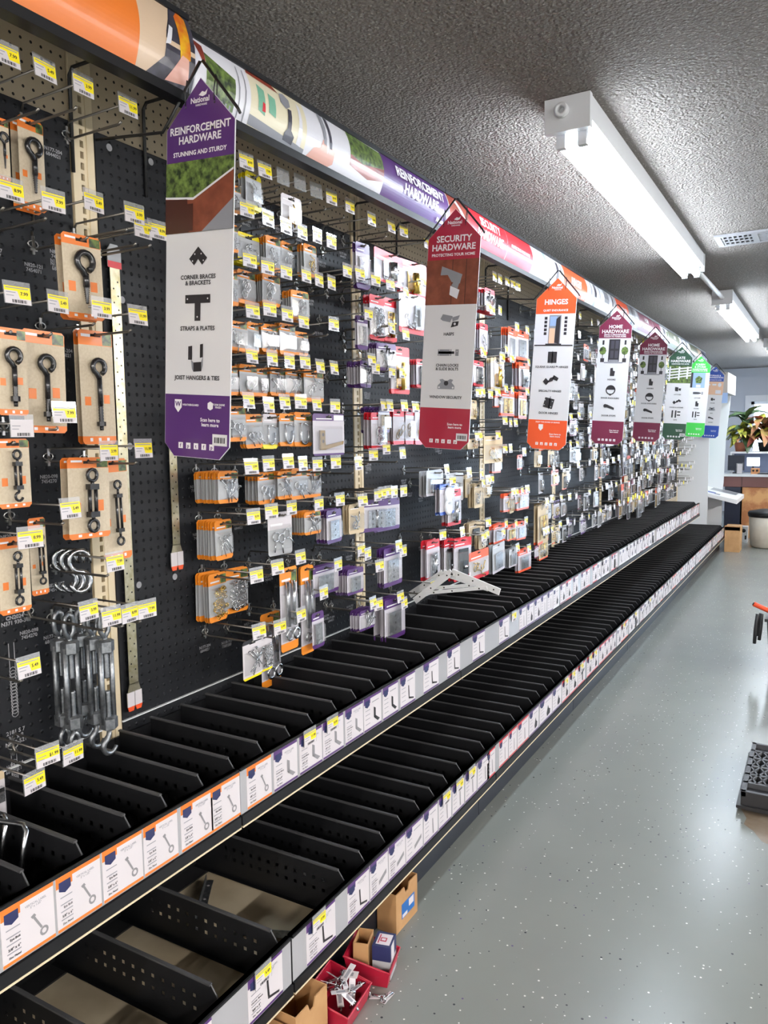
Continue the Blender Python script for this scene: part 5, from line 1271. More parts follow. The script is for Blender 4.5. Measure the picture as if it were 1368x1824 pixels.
PEGS = {}
for (bay, ri), recs in sorted(table.items()):
    recs.sort(key=lambda q: q[1])
    for ci, rec in enumerate(recs):
        y, zt, style = rec[1], rec[2], rec[3]
        where = '%s row %s peg' % (ORD[ri], ORD[ci])
        if len(rec) > 4:
            kind, n, xf, w, z1, z0, item = rec[4:]
            zl = min(max(z1 - 0.010, zt - 0.085), zt - 0.016)
        else: zl = zt - 0.034
        hk = make_hook(y, zt, style, zl)
        st = {'k': 'yellow price tag', 'w': 'white price tag', 'b': 'empty tag holder', 'o': 'cream price tag', 'x': 'bare arm'}[style]
        tag(hk, 'wire peg hook with %s, %s %s' % (st, where, BAY[bay]), 'peg hook', 'peg hooks on the wall bays')
        PEGS[(bay, ri, ci)] = (y, zl)
        if len(rec) > 4:
            add_pack(kind, n, xf, y, zl + 0.0105, w, max(0.03, (z1 - z0)), item, where, BAY[bay])

# ---- beyond the second maroon sign: too many and too small to count one by one
def far_mass(bay, ya, yb, step, fill):
    hb = MB(); cb = MB(); slots = [M_SILVERCARD, M_LILAC, M_ORRED, M_MAROON, M_TANCARD, M_ZINC, M_BRASS, M_BLKMETAL, M_CLEAR]
    for rec in far_rows(bay, ya, yb, step):
        y, z = rec[1], rec[2]; zl = z - 0.034
        hb.tube([(0.006, y, zl), (0.186, y, zl)], 0.0030, 4, 0); hb.tube([(0.006, y, zl + 0.04), (0.203, y, zl + 0.04)], 0.0027, 4, 0)
        if RND.random() < (0.9 if fill else 0.35): hb.box(0.203, 0.205, y - 0.026, y + 0.026, z - 0.02, z + 0.016, 1 if RND.random() < 0.85 else 2)
        if len(rec) > 4 and RND.random() < fill:
            k, n, x, w, z1, z0, it = rec[4:]
            for i in range(n):
                xx = x - i * 0.012
                cb.box(xx - 0.0006, xx + 0.0006, y - w / 2, y + w / 2, z0, z1 - (z1 - z0) * 0.22, RND.choice((0, 1))); cb.box(xx - 0.0006, xx + 0.0006, y - w / 2, y + w / 2, z1 - (z1 - z0) * 0.22, z1 + 0.02, RND.choice((0, 1, 1, 2, 3, 4, 0)))
            cb.box(x + 0.001, x + 0.008, y - w * 0.3, y + w * 0.3, z0 + 0.01, z1 - (z1 - z0) * 0.3, RND.choice((5, 5, 6, 7, 5)))
            cb.box(x + 0.0085, x + 0.014, y - w * 0.4, y + w * 0.4, z0 + 0.006, z1 - (z1 - z0) * 0.26, 8)
    tag(hb.obj('peg_hooks', [M_WIRE, M_PAPER, M_YELLOW]), 'crowded wire hooks with small white tags %s' % BAY[bay], 'peg hooks', kind='stuff')
    if cb.v: tag(cb.obj('hanging_packs', slots), 'crowded small hardware packs %s' % BAY[bay], 'hardware packs', kind='stuff')
far_mass(5, 6.26, 7.36, 0.085, 0.85)
far_mass(6, 7.48, 8.58, 0.085, 0.85)
far_mass(7, 8.70, 9.78, 0.13, 0.04)

# ================================================================== printing on the black sheets
PR = mat('sheet_print', srgb(150, 150, 154), 0.6)
CODES = ['N820-107\n7454497', 'N820-121\n7454071', 'N820-098\n7454270', 'N177-204\n6844021', 'N118-703\n7189283']
used = {}
for (bay, ri, ci), (y, zl) in sorted(PEGS.items()):
    if bay <= 2: used.setdefault(bay, []).append((y, zl))
for bay, lst in used.items():
    b = MB(); y0 = bay_y(bay) - 0.029
    for i, (y, zl) in enumerate(lst):
        yy = min(max(y - y0, 0.10), PITCH - 0.05)
        b.text(CODES[i % 5], 0.0115, lambda u, v: (0.0045, yy + u, zl - 0.040 + v), 0)
    if bay == 0:
        for cy, c0, c1 in ((1.032 - y0, 0.76, 0.95), (1.022 - y0, 0.61, 0.71)):
            for k in range(14): b.tube(ring_pts((cy, c0 + (c1 - c0) * (0.15 + 0.04 * k)), 0.008, 8, x=0.0045), 0.0009, 4, 0, True)
            for s in (-1, 1): b.box(0.0042, 0.0048, cy + s * 0.0065 - 0.0007, cy + s * 0.0065 + 0.0007, c0 + (c1 - c0) * 0.68, c1)
        b.text('CN2024\nN371 930-30', 0.0125, lambda u, v: (0.0045, 1.045 - y0 + u, 1.0 + v)); b.text('2181 S 7\n3/8 x 8\nN222-521', 0.013, lambda u, v: (0.0045, 1.03 - y0 + u, 0.735 + v))
    dots = {1: ((1.373, 2.11), (1.508, 2.115), (1.392, 1.747), (1.395, 1.379), (1.404, 1.015), (1.533, 1.015), (2.42, 1.375)), 2: ((2.735, 1.375), (2.956, 1.372), (2.735, 2.10), (3.6, 1.37)), 0: ((0.9, 2.1), (0.5, 1.4))}[bay]
    for (y, z) in dots: b.add([(0.0045, y - y0 + 0.009 * math.cos(k * 0.524), z + 0.009 * math.sin(k * 0.524)) for k in range(12)], [tuple(range(12))])
    o = b.obj('sheet_printing', [PR], BAYOBJ[bay]); o['kind'] = 'stuff'

# ================================================================== loose hardware on the first bay
def turnbuckle(x, y, zt, L, ends, label):
    r = tag(empty('turnbuckle', (x, y, zt)), label, 'turnbuckle', 'big galvanised turnbuckles')
    bw = 0.0150; t, bt = -L * 0.20, -L * 0.80
    f = MB()
    for s in (-1, 1): f.tube([(0, s * bw, t), (0, s * bw, bt)], 0.0064, 7)
    f.obj('frame', [M_GALV], r)
    for z in (t, bt): MB().lathe([(0.014, z - 0.016), (0.0205, z - 0.012), (0.0205, z + 0.012), (0.014, z + 0.016)], (0, 0, 0), 6, 0, 'z', False).obj('end_nut', [M_GALV], r)
    for (z, sg) in ((t, 1), (bt, -1)):
        n = 22; b = MB()
        z_in = z - sg * L * 0.25
        b.tube([(0, 0, z_in + (z - z_in) * i / n) for i in range(n + 1)], [0.0070 if i % 2 else 0.0058 for i in range(n + 1)], 8)
        b.tube([(0, 0, z), (0, 0, z + sg * 0.022)], 0.0056, 8)
        b.obj('threaded_rod', [M_GALV], r)
    j = MB()
    if ends[0] == 'jaw':
        for s in (-1, 1): j.tube([(0, 0, t + 0.02), (0, s * 0.011, t + 0.034), (0, s * 0.013, -0.008), (0, s * 0.009, 0.012), (0, 0.0, 0.019)], 0.0054, 7)
    j.obj('jaw', [M_GALV], r)
    h = MB()
    if ends[1] == 'hook':
        c = -L + 0.006; R = 0.019
        h.tube([(0, 0, bt - 0.018), (0, -0.002, c + R + 0.006)] + [(0, R * math.cos(a), c + R * math.sin(a)) for a in [math.pi * (0.62 + 1.28 * i / 11) for i in range(12)]], [0.0058, 0.006] + [0.0075 - 0.0003 * i for i in range(12)], 8)
        h.obj('hook', [M_GALV], r)
    else:
        for s in (-1, 1): h.tube([(0, 0, bt - 0.02), (0, s * 0.010, bt - 0.036), (0, s * 0.012, -L + 0.008), (0, s * 0.006, -L - 0.006)], 0.0054, 7)
        h.obj('jaw', [M_GALV], r)
    return r
for i, (x, y, z, L, e) in enumerate(((0.055, 1.118, 0.990, 0.292, ('jaw', 'jaw')), (0.086, 1.121, 0.987, 0.292, ('jaw', 'jaw')), (0.060, 1.172, 0.985, 0.275, ('jaw', 'hook')), (0.094, 1.178, 0.984, 0.295, ('jaw', 'hook')), (0.130, 1.182, 0.983, 0.305, ('jaw', 'hook')))):
    turnbuckle(x, y, z, L, e, 'large grey steel turnbuckle, %s from the near end of the hanging five' % ORD[i])
def s_hook(x, y, z, label, rz):
    R = 0.0245; pts = ring_pts((0, R), R, 10, -0.3, 4.3, x=0) + list(reversed(ring_pts((0, -R), R * 0.95, 10, -3.1, 1.35, x=0)))
    o = MB().tube([(p[0], p[1], p[2] - R * 1.7) for p in pts], [0.0045 + 0.0016 * min(1, min(i, 19 - i) / 4) for i in range(20)], 8).obj('s_hook', [M_ZINC])
    o.location = (x, y, z); o.rotation_euler = (0, 0, rz)
    tag(o, label, 'S-hook', 'heavy S-hooks')
for i in range(3):
    s_hook(0.026 + i * 0.021, 1.165 + 0.004 * i, 1.135, 'heavy shiny S-hook above the turnbuckles, %s from the wall' % ORD[i], -0.55 + 0.1 * i)
def strip(y, z1, z0, label, top, w=0.030):
    r = tag(empty('clip_strip', (0.0155, y, z0)), label, 'strip', 'long metal strips with tips')
    b = MB(); H = z1 - z0; hw = w / 2
    b.prism([(-hw, 0.07), (hw, 0.07), (hw, H), (-hw, H)], 'x', -0.0008, 0.0008)
    b.prism([(-hw - 0.008, 0.045), (hw + 0.008, 0.045), (hw, 0.072), (-hw, 0.072)], 'x', -0.0008, 0.0008)
    z = 0.09; k = 0
    while z < H - 0.03:
        s = (-1, 1)[k % 2] * w * 0.22
        b.add([(0.0011, s + 0.0025 * math.cos(j * 1.047), z + 0.0025 * math.sin(j * 1.047)) for j in range(6)], [tuple(range(6))], 1); z += 0.017; k += 1
    b.obj('band', [m_noise('tarnished_strip', srgb(206, 200, 176), srgb(170, 160, 124), 30, 0.28, 0.85), M_DARK], r)
    for s in (-1, 1):
        t = MB(); a, c = (0.001, hw + 0.009) if s > 0 else (-hw - 0.009, -0.001)
        t.box(-0.0012, 0.0016, a, c, 0.012, 0.050); t.prism([(a, 0.012), (a + 0.004, 0.0), (c - 0.004, 0.0), (c, 0.012)], 'x', -0.0012, 0.0016, 1)
        t.obj('tip', [M_PAPER, M_ORRED], r)
    if top:
        t = MB(); t.prism([(-hw - 0.006, H - 0.01), (hw + 0.006, H - 0.01), (hw + 0.006, H + 0.03), (hw - 0.004, H + 0.045), (-hw + 0.004, H + 0.045), (-hw - 0.006, H + 0.03)], 'x', -0.001, 0.001, 0)
        t.prism([(-hw - 0.006, H - 0.012), (hw + 0.006, H - 0.012), (hw + 0.006, H + 0.004), (-hw - 0.006, H + 0.004)], 'x', 0.001, 0.0016, 1); t.obj('hanger_tab', [M_SILVERCARD, M_RED], r)
strip(1.362, 1.83, 0.692, 'long tarnished metal strip with white and orange tip beside the cream upright', True)
strip(1.533, 1.40, 1.035, 'short silver metal strip with orange tip hanging under the purple sign', False, 0.027)
# small white pack at the lower left peg
c = link('white_hardware_card', card_mesh('tan_w', 0.048, 0.108), None, (0.14, 0.885, 0.735))
tag(c, 'white blister card with a red dot beside the cream price tag', 'hardware pack')
MB().box(0.001, 0.012, -0.016, 0.016, -0.06, -0.03).obj('hardware', [M_ZINC], c); link('blister', blister_mesh(0.048, 0.108, 'tan'), c)
# white shelf brackets lying across a peg
def shelf_bracket(a, c, e, y, label, wd=0.026):
    """a, c, e: the long arm's end, the bend, the other arm's end in x and z"""
    r = tag(empty('shelf_bracket', (0, y, 0)), label, 'bracket', 'white shelf brackets')
    def bar(p, q, name, w, t=0.006):
        d = Vector((q[0] - p[0], 0, q[1] - p[1])); n = Vector((-d.z, 0, d.x)).normalized() * t
        b = MB()
        pts = []
        m_ = Vector((-d.z, 0, d.x)).normalized() * w / 2
        for (u, s) in ((p, -1), (p, 1), (q, 1), (q, -1)):
            pts.append((u[0] + s * m_.x, t / 2, u[1] + s * m_.z))
        top = [(x, -t / 2, z) for x, yy, z in pts]
        b.add(pts + top, [(0, 1, 2, 3), (7, 6, 5, 4), (0, 4, 5, 1), (1, 5, 6, 2), (2, 6, 7, 3), (3, 7, 4, 0)])
        for k in (0.15, 0.45, 0.88):
            m = (p[0] + (q[0] - p[0]) * k, p[1] + (q[1] - p[1]) * k)
            b.add([(m[0] + 0.0035 * math.cos(j * 1.047), -t / 2 - 0.0004, m[1] + 0.0035 * math.sin(j * 1.047)) for j in range(6)], [tuple(range(6))], 1)
        b.obj(name, [M_WHITE, M_DARK], r)
    bar(c, a, 'long_arm', wd); bar(e, c, 'short_arm', wd)
    p = (c[0] + (a[0] - c[0]) * 0.75, c[1] + (a[1] - c[1]) * 0.75 - 0.003); q = (c[0] + (e[0] - c[0]) * 0.7, c[1] + (e[1] - c[1]) * 0.7 - 0.003)
    bar(q, p, 'strut', 0.012, 0.014)
shelf_bracket((0.505, 0.800), (0.305, 0.862), (0.140, 0.730), 2.705, 'white steel shelf bracket lying over a peg above the empty bins, nearer one')
shelf_bracket((0.430, 0.796), (0.235, 0.842), (0.080, 0.735), 2.775, 'white steel shelf bracket half hidden behind the nearer white bracket')
hk = make_hook(2.742, 0.800, 'k', 0.752); tag(hk, 'wire peg hook with yellow tag below the white shelf brackets', 'peg hook', 'peg hooks on the wall bays')

# ================================================================== things lying in the bins
def ubend(o_, label):
    pts = [(0.300, 0.812, 0.545), (0.296, 0.838, 0.645), (0.292, 0.848, 0.672), (0.280, 0.852, 0.680), (0.232, 0.836, 0.682), (0.220, 0.828, 0.676), (0.220, 0.818, 0.650), (0.232, 0.800, 0.545)]
    b = MB(); b.tube([(x + o_[0], y + o_[1], z + o_[2]) for x, y, z in pts], 0.0052, 8)
    tag(b.obj('wire_hanger', [M_ZINC]), label, 'hook', 'bent wire hangers')
ubend((0, 0, 0), 'bent zinc wire hanger lying in the nearest upper bin, farther one')
ubend((-0.075, 0.010, -0.004), 'bent zinc wire hanger lying in the nearest upper bin, nearer one')
def angle_bar(p, q, w, label, m):
    d = Vector(q) - Vector(p); n = Vector((-d.y, d.x, 0)).normalized()
    b = MB(); t = 0.002; P = [Vector(p), Vector(q)]
    u = Vector((0, 0, 1))
    def slab(off0, off1, th):
        vs = [P[0] + off0, P[1] + off0, P[1] + off1, P[0] + off1]; vs += [v + th for v in vs]
        b.add([tuple(v) for v in vs], [(0, 3, 2, 1), (4, 5, 6, 7), (0, 1, 5, 4), (1, 2, 6, 5), (2, 3, 7, 6), (3, 0, 4, 7)])
    slab(Vector(), n * w, u * t); slab(Vector(), u * w, n * t)
    for k in (0.12, 0.4, 0.7, 0.92):
        c = P[0] + d * k + n * w * 0.5 + u * (t + 0.0004); dd = d.normalized() * 0.004; nn = n * 0.004
        b.add([tuple(c + dd * math.cos(j * 1.047) + nn * math.sin(j * 1.047)) for j in range(6)], [tuple(range(6))], 1)
    tag(b.obj('angle_bar', [m, M_PAPER]), label, 'steel bar', 'loose steel bars in the bins')
angle_bar((0.11, 1.50, 0.171), (0.235, 1.315, 0.171), 0.020, 'grey steel angle bar leaning across the beige bin floor', M_GALV)
angle_bar((0.30, 1.345, 0.171), (0.505, 1.43, 0.171), 0.020, 'grey steel angle bar at the front of the beige bin', M_GALV)
angle_bar((0.30, 1.62, 0.205), (0.50, 1.595, 0.195), 0.016, 'bright white metal bar in the bin behind the beige ones', M_WHITE)
def small_pack(x, y, z, rz, col, label, grp):
    b = MB(); b.box(-0.03, 0.03, -0.014, 0.014, 0, 0.035, 0); b.box(-0.0305, 0.0305, -0.0145, 0.0145, 0.006, 0.016, 1)
    b.prism([(-0.03, 0.035), (0.03, 0.035), (0.03, 0.05), (0.0, 0.062), (-0.03, 0.05)][::-1], 'y', 0.0125, 0.014, 0); b.box(-0.01, 0.01, 0.0122, 0.0124, 0.044, 0.049, 2)
    o = b.obj('small_carton', [M_PAPER, col, M_DARK]); o.location = (x, y, z); o.rotation_euler = (0, 0, rz)
    tag(o, label, 'small box', grp)
for i in range(3): small_pack(0.30 + i * 0.072, 3.155 + 0.012 * (i % 2), ZL + 0.026, 0.5 - 0.2 * i, M_PURPLE, 'small white and purple box in a base bin, %s from the wall' % ORD[i], 'small boxes in the base bin')
b = MB(); b.add([(0.20, 3.02, 0.57), (0.30, 3.06, 0.575), (0.36, 3.035, 0.60), (0.37, 3.005, 0.61), (0.30, 2.99, 0.59), (0.21, 2.99, 0.575)], [(0, 1, 2, 3, 4, 5)]); b.sphere((0.355, 3.02, 0.612), 0.022, 1, 8, 6, (1.3, 0.8, 0.6)); b.box(0.20, 0.33, 2.985, 3.03, 0.5365, 0.55, 0)
tag(b.obj('plastic_packet', [M_PAPER, M_CLEAR]), 'clear plastic packet lying in the upper bin near the brackets', 'packet')
RNB = random.Random(3)
for i, (y, n) in enumerate(((8.0, 5), (7.9, 3), (5.2, 2), (4.35, 2))):
    for k in range(n):
        x = RNB.uniform(0.18, 0.5); yy = y + RNB.uniform(-0.3, 0.3)
        near = min(LOD, key=lambda q: abs(q - yy))
        if abs(near - yy) < 0.03: yy = near + 0.045
        bb = MB(); bb.prism([(-0.03, 0), (0.03, 0), (0.034, 0.012), (0.0, 0.02), (-0.026, 0.014)][::-1], 'y', -0.008, 0.008); bb.box(-0.01, 0.012, -0.012, 0.012, 0.012, 0.026, 1)
        o = bb.obj('loose_hardware', [M_PAPER, M_ZINC]); o.location = (x, yy, ZL + 0.027); o.rotation_euler = (0, 0, RNB.uniform(0, 3))
        tag(o, 'small white loose fitting left in a far base bin', 'loose fitting', 'loose fittings in the far base bins')

# ================================================================== on the floor beside the kick plate
def carton(x0, x1, y0, y1, H, label, flaps=True, patch=False, m=M_CARTON):
    r = tag(empty('cardboard_box', (x0, y0, 0)), label, 'box', 'cardboard boxes on the floor')
    W, D = x1 - x0, y1 - y0; t = 0.003
    b = MB(); b.box(0, W, 0, D, 0.001, t); b.box(0, W, 0, t, t, H); b.box(0, W, D - t, D, t, H); b.box(0, t, t, D - t, t, H); 
    b.prism([(t, t), (D - t, t), (D - t, H), (D * 0.62, H), (D * 0.56, H - 0.02), (D * 0.44, H - 0.02), (D * 0.38, H), (t, H)], 'x', W - t, W)
    b.obj('body', [m], r)
    if patch:
        p = MB(); p.box(W, W + 0.0006, D * 0.25, D * 0.85, H * 0.25, H * 0.62, 0); p.box(W + 0.0006, W + 0.001, D * 0.58, D * 0.80, H * 0.40, H * 0.58, 1); p.box(W + 0.0006, W + 0.001, D * 0.28, D * 0.50, H * 0.27, H * 0.35, 1)
        p.obj('printed_label', [mat('label_blue', srgb(40, 100, 170), 0.5), M_PAPER], r)
    return r
carton(0.504, 0.566, 1.765, 1.893, 0.118, 'tall open brown carton with blue label beside the kick plate', patch=True)
carton(0.506, 0.600, 1.250, 1.372, 0.130, 'open brown carton partly under the base rail, at the bottom edge')
carton(0.506, 0.590, 1.150, 1.240, 0.115, 'open brown carton nearest the viewer, behind the other carton')
M_REDBIN = mat('red_plastic', srgb(168, 24, 52), 0.35)
def red_bin(x, y, rz, W, D, H, label):
    r = tag(empty('plastic_bin', (x, y, 0)), label, 'bin', 'red plastic bins'); r.rotation_euler = (0, 0, rz)
    b = MB(); w0, d0 = W * 0.80, D * 0.86; t = 0.004
    def ring(w, d, z): return [(-w / 2, -d / 2, z), (w / 2, -d / 2, z), (w / 2, d / 2, z), (-w / 2, d / 2, z)]
    o0, o1 = ring(w0, d0, 0.001), ring(W, D, H); i0, i1 = ring(w0 - 2 * t, d0 - 2 * t, t), ring(W - 2 * t, D - 2 * t, H)
    # the front (+x) wall is cut low
    for q in (o1, i1):
        for k in (1, 2): q[k] = (q[k][0] - 0.004, q[k][1], H * 0.62)
    b.add(o0 + o1, [(0, 3, 2, 1)] + [(i, (i + 1) % 4, 4 + (i + 1) % 4, 4 + i) for i in range(4)])
    b.add(i0 + i1, [(0, 1, 2, 3)] + [(4 + i, 4 + (i + 1) % 4, (i + 1) % 4, i) for i in range(4)])
    b.add(o1 + i1, [(i, (i + 1) % 4, 4 + (i + 1) % 4, 4 + i) for i in range(4)])
    b.obj('body', [M_REDBIN], r)
    rm = MB(); L = ring(W, D, H); L[1] = (L[1][0] - 0.004, L[1][1], H * 0.62); L[2] = (L[2][0] - 0.004, L[2][1], H * 0.62)
    rm.tube(L, 0.0035, 5, 0, True, False); rm.obj('rim', [M_REDBIN], r)
    return r
red_bin(0.585, 1.605, 0.25, 0.125, 0.105, 0.072, 'red plastic bin holding two small boxes, beside the kick plate')
red_bin(0.580, 1.452, 0.10, 0.120, 0.130, 0.070, 'red plastic bin heaped with tagged hardware, beside the brown carton')
def small_box(name, x, y, z, w, d, h, rz, mats, label, paint=None, open_=False):
    r = tag(empty(name, (x, y, z)), label, 'box'); r.rotation_euler = (0, 0, rz)
    b = MB()
    if open_:
        t = 0.002; b.box(-w / 2, w / 2, -d / 2, d / 2, 0, t)
        for q in ((-w / 2, w / 2, -d / 2, -d / 2 + t), (-w / 2, w / 2, d / 2 - t, d / 2), (-w / 2, -w / 2 + t, -d / 2 + t, d / 2 - t), (w / 2 - t, w / 2, -d / 2 + t, d / 2 - t)): b.box(*q, t, h)
    else: b.box(-w / 2, w / 2, -d / 2, d / 2, 0, h)
    b.obj('body', [mats[0]], r)
    if paint:
        p = MB(); paint(p, w, d, h); p.obj('printed_label', mats[1:], r)
def navy_paint(p, w, d, h):
    p.box(-w / 2 - 0.0004, w / 2 + 0.0004, -d / 2 - 0.0004, d / 2 + 0.0004, h * 0.55, h + 0.0004, 0)
    p.box(-w * 0.36, w * 0.40, -d * 0.36, d * 0.36, h + 0.0004, h + 0.0012, 1); p.box(w / 2 + 0.0004, w / 2 + 0.001, -d * 0.36, d * 0.1, h * 0.5, h, 1)
    p.box(-w * 0.18, w * 0.16, -d * 0.16, d * 0.10, h + 0.0012, h + 0.0016, 2); p.box(-w * 0.12, w * 0.10, -d * 0.10, d * 0.04, h + 0.0016, h + 0.002, 1); p.box(-w * 0.28, -w * 0.22, -d * 0.3, d * 0.3, h + 0.0012, h + 0.0016, 2)
small_box('navy_box', 0.612, 1.618, 0.006, 0.048, 0.058, 0.088, 0.25, [M_SILVERCARD, M_NAVY, M_PAPER, M_CRIMSON], 'small navy-lidded box standing in the red bin', navy_paint)
small_box('open_carton', 0.560, 1.600, 0.006, 0.040, 0.062, 0.092, 0.30, [M_CARTON], 'small open brown carton standing in the red bin', None, True)
RT = random.Random(21)
for i in range(16):
    b = MB(); L = RT.uniform(0.035, 0.05)
    b.box(-L / 2, L / 2, -0.008, 0.008, -0.0004, 0.0004, 0); b.box(-L * 0.3, L * 0.2, -0.004, 0.004, 0.0005, 0.0007, 1); b.tube(ring_pts((0, 0), 0.006, 8, x=-L / 2), 0.0016, 5, 2, True); b.tube([(-L / 2, 0, 0), (-L / 2 - 0.016, 0.003, -0.004)], 0.003, 6, 2)
    o = b.obj('tagged_fitting', [M_PAPER, M_GREYINK, M_ZINC])
    o.location = (0.580 + RT.uniform(-0.036, 0.036), 1.452 + RT.uniform(-0.042, 0.042), 0.035 + 0.0022 * i + (0.012 if i > 9 else 0)); o.rotation_euler = (RT.uniform(-0.7, 0.7), RT.uniform(-0.8, 0.5), RT.uniform(0, 6.28))
    tag(o, 'small chrome fitting with a white paper tag heaped in the red bin', 'fitting', 'tagged fittings in the red bin')
for i, (x, y) in enumerate(((0.640, 1.535), (0.662, 1.545))):
    b = MB(); b.box(-0.022, 0.022, -0.007, 0.007, 0.001, 0.0018, 0); b.tube(ring_pts((0.0, 0.009), 0.007, 8, x=-0.02), 0.002, 5, 1, True); b.tube([(-0.014, 0.004, 0.004), (0.018, -0.004, 0.004)], 0.0032, 6, 1)
    o = b.obj('tagged_fitting', [M_PAPER, M_ZINC]); o.location = (x, y, 0); o.rotation_euler = (0, 0, 0.5 + i)
    tag(o, 'chrome fitting with white tag on the floor, %s the red bins' % ('next to' if i == 0 else 'farther from'), 'fitting', 'tagged fittings on the floor')

# ================================================================== right edge of the aisle
st = MB(); pts = [(1.335, 3.02), (1.36, 2.95), (1.355, 2.90), (1.39, 2.86), (1.42, 2.80), (1.50, 2.76), (1.60, 2.80), (1.66, 2.92), (1.62, 3.04), (1.50, 3.06), (1.42, 3.04)]
st.add([(x, y, 0.0006) for x, y in pts], [tuple(range(len(pts)))])
tag(st.obj('floor_stain', [m_noise('brown_stain', srgb(112, 98, 82), srgb(136, 124, 108), 9, 0.25)]), 'brown water stain on the floor beside the black tray', 'stain')
tr = tag(empty('plant_tray', (1.335, 3.0, 0)), 'black plastic lattice plant tray upside down on the floor', 'tray')
M_TRAY = mat('black_tray_plastic', (0.016, 0.016, 0.018), 0.45); M_TRAYTOP = mat('dusty_tray_plastic', srgb(74, 76, 80), 0.5)
b = MB(); b.box(0, 0.30, 0, 0.004, 0.022, 0.075); b.box(0, 0.30, 0.506, 0.51, 0.022, 0.075); b.box(0, 0.004, 0.004, 0.506, 0.022, 0.075); b.box(0.296, 0.30, 0.004, 0.506, 0.022, 0.075)
b.obj('side_wall', [M_TRAY], tr)
b = MB(); b.box(-0.014, 0.314, -0.014, 0.524, 0.016, 0.026); b.obj('rim', [M_TRAY], tr)
b = MB(); b.box(0.012, 0.288, 0.012, 0.498, 0.0005, 0.018); b.obj('lower_rim', [M_TRAY], tr)
b = MB(); b.box(0.004, 0.296, 0.004, 0.506, 0.055, 0.058); b.obj('floor_sheet', [M_TRAY], tr)
def bar(x0, y0, x1, y1, w):
    d = Vector((x1 - x0, y1 - y0, 0)); n = Vector((-d.y, d.x, 0)).normalized() * w / 2
    q = [(x0 - n.x, y0 - n.y), (x1 - n.x, y1 - n.y), (x1 + n.x, y1 + n.y), (x0 + n.x, y0 + n.y)]
    MB().prism(q, 'z', 0.058, 0.077).obj('lattice_bar', [M_TRAYTOP], tr)
for x in (0.008, 0.15, 0.292): bar(x, 0.0, x, 0.51, 0.016)
for y in (0.008, 0.09, 0.17, 0.255, 0.34, 0.42, 0.502): bar(0, y, 0.30, y, 0.014)
for y0 in (0.09, 0.17, 0.255, 0.34):
    for k in range(4):
        xa = 0.012 + 0.0345 * k + (0.142 if False else 0)
        for xo in (0.0, 0.142):
            bar(xa + xo, y0, xa + xo + 0.034, y0 + 0.082, 0.006); bar(xa + xo + 0.034, y0, xa + xo, y0 + 0.082, 0.006)
# black bucket cart with orange handle
ct = tag(empty('tool_cart', (1.30, 4.88, 0)), 'black tool caddy with an orange tube handle at the edge of the aisle', 'cart')
b = MB(); 
lo = [(0.02, 0, 0.0), (0.40, 0, 0.0), (0.40, 0.32, 0.0), (0.02, 0.32, 0.0)]; hi = [(0, -0.02, 0.30), (0.42, -0.02, 0.30), (0.42, 0.34, 0.30), (0, 0.34, 0.30)]
b.add(lo + hi, [(0, 3, 2, 1), (4, 5, 6, 7), (0, 1, 5, 4), (1, 2, 6, 5), (2, 3, 7, 6), (3, 0, 4, 7)]); b.obj('body', [M_TRAY], ct)
b = MB(); b.box(-0.012, 0.432, -0.03, 0.35, 0.298, 0.315); b.obj('rim', [M_TRAY], ct)
b = MB(); b.tube([(-0.075, 0.03, 0.385), (0.03, 0.06, 0.335), (0.14, 0.10, 0.318)], 0.014, 10); b.tube([(-0.078, 0.029, 0.387), (-0.0765, 0.0295, 0.386)], 0.009, 8, 1); b.obj('handle', [mat('orange_plastic', srgb(238, 84, 44), 0.35), M_DARK], ct)
for i, (x, L) in enumerate(((-0.052, 0.17), (-0.028, 0.15), (-0.036, 0.13))):
    b = MB(); b.tube([(x, -0.006 + 0.014 * i, 0.335), (x - 0.006, -0.01 + 0.014 * i, 0.33 - L * 0.5), (x - 0.010, -0.012 + 0.014 * i, 0.33 - L)], [0.008, 0.011, 0.009], 6); b.obj('strap', [M_BLACKMAT], ct)
b = MB()
for i in range(4): b.tube([(0.02 + 0.02 * i, 0.0, 0.315), (0.02 + 0.02 * i, 0.02, 0.37 + 0.015 * (i % 2)), (0.03 + 0.02 * i, 0.04, 0.315)], 0.004, 5)
b.obj('wire_coil', [M_BLACKMAT], ct)

# ================================================================== the far end
PD = tag(empty('paint_display', (0.0, 9.93, 0)), 'white paint chip display tower at the end of the run', 'display')
def side(y, name):
    p = [(-0.09, 0.0), (0.36, 0.0), (0.36, 0.56), (0.36, 1.20), (0.38, 1.45), (0.42, 1.72), (0.42, 2.10), (-0.09, 2.10)]
    MB().prism(p[::-1], 'y', y, y + 0.02).obj(name, [M_WHITE], PD)
MB().prism([(-0.09, 0.0), (0.34, 0.0), (0.34, 2.10), (-0.09, 2.10)][::-1], 'y', 0.0, 0.02).obj('side_panel', [M_WHITE], PD)
MB().prism([(-0.09, 0.0), (0.40, 0.0), (0.40, 0.60), (0.41, 0.72), (0.42, 1.25), (0.46, 1.75), (0.46, 2.10), (-0.09, 2.10)][::-1], 'y', 0.95, 0.97).obj('side_panel', [M_WHITE], PD)
MB().prism([(-0.04, 0.0), (-0.02, 0.0), (-0.02, 2.1), (-0.04, 2.1)], 'y', 0.02, 0.95).obj('back_panel', [M_WHITE], PD)
MB().box(0.02, 0.52, 0.02, 0.95, 1.84, 2.08).obj('header_box', [mat('display_header', srgb(172, 164, 156), 0.5)], PD)
MB().box(0.30, 0.526, 0.018, 0.02, 1.72, 1.84).obj('header_trim', [M_SKYP], PD)
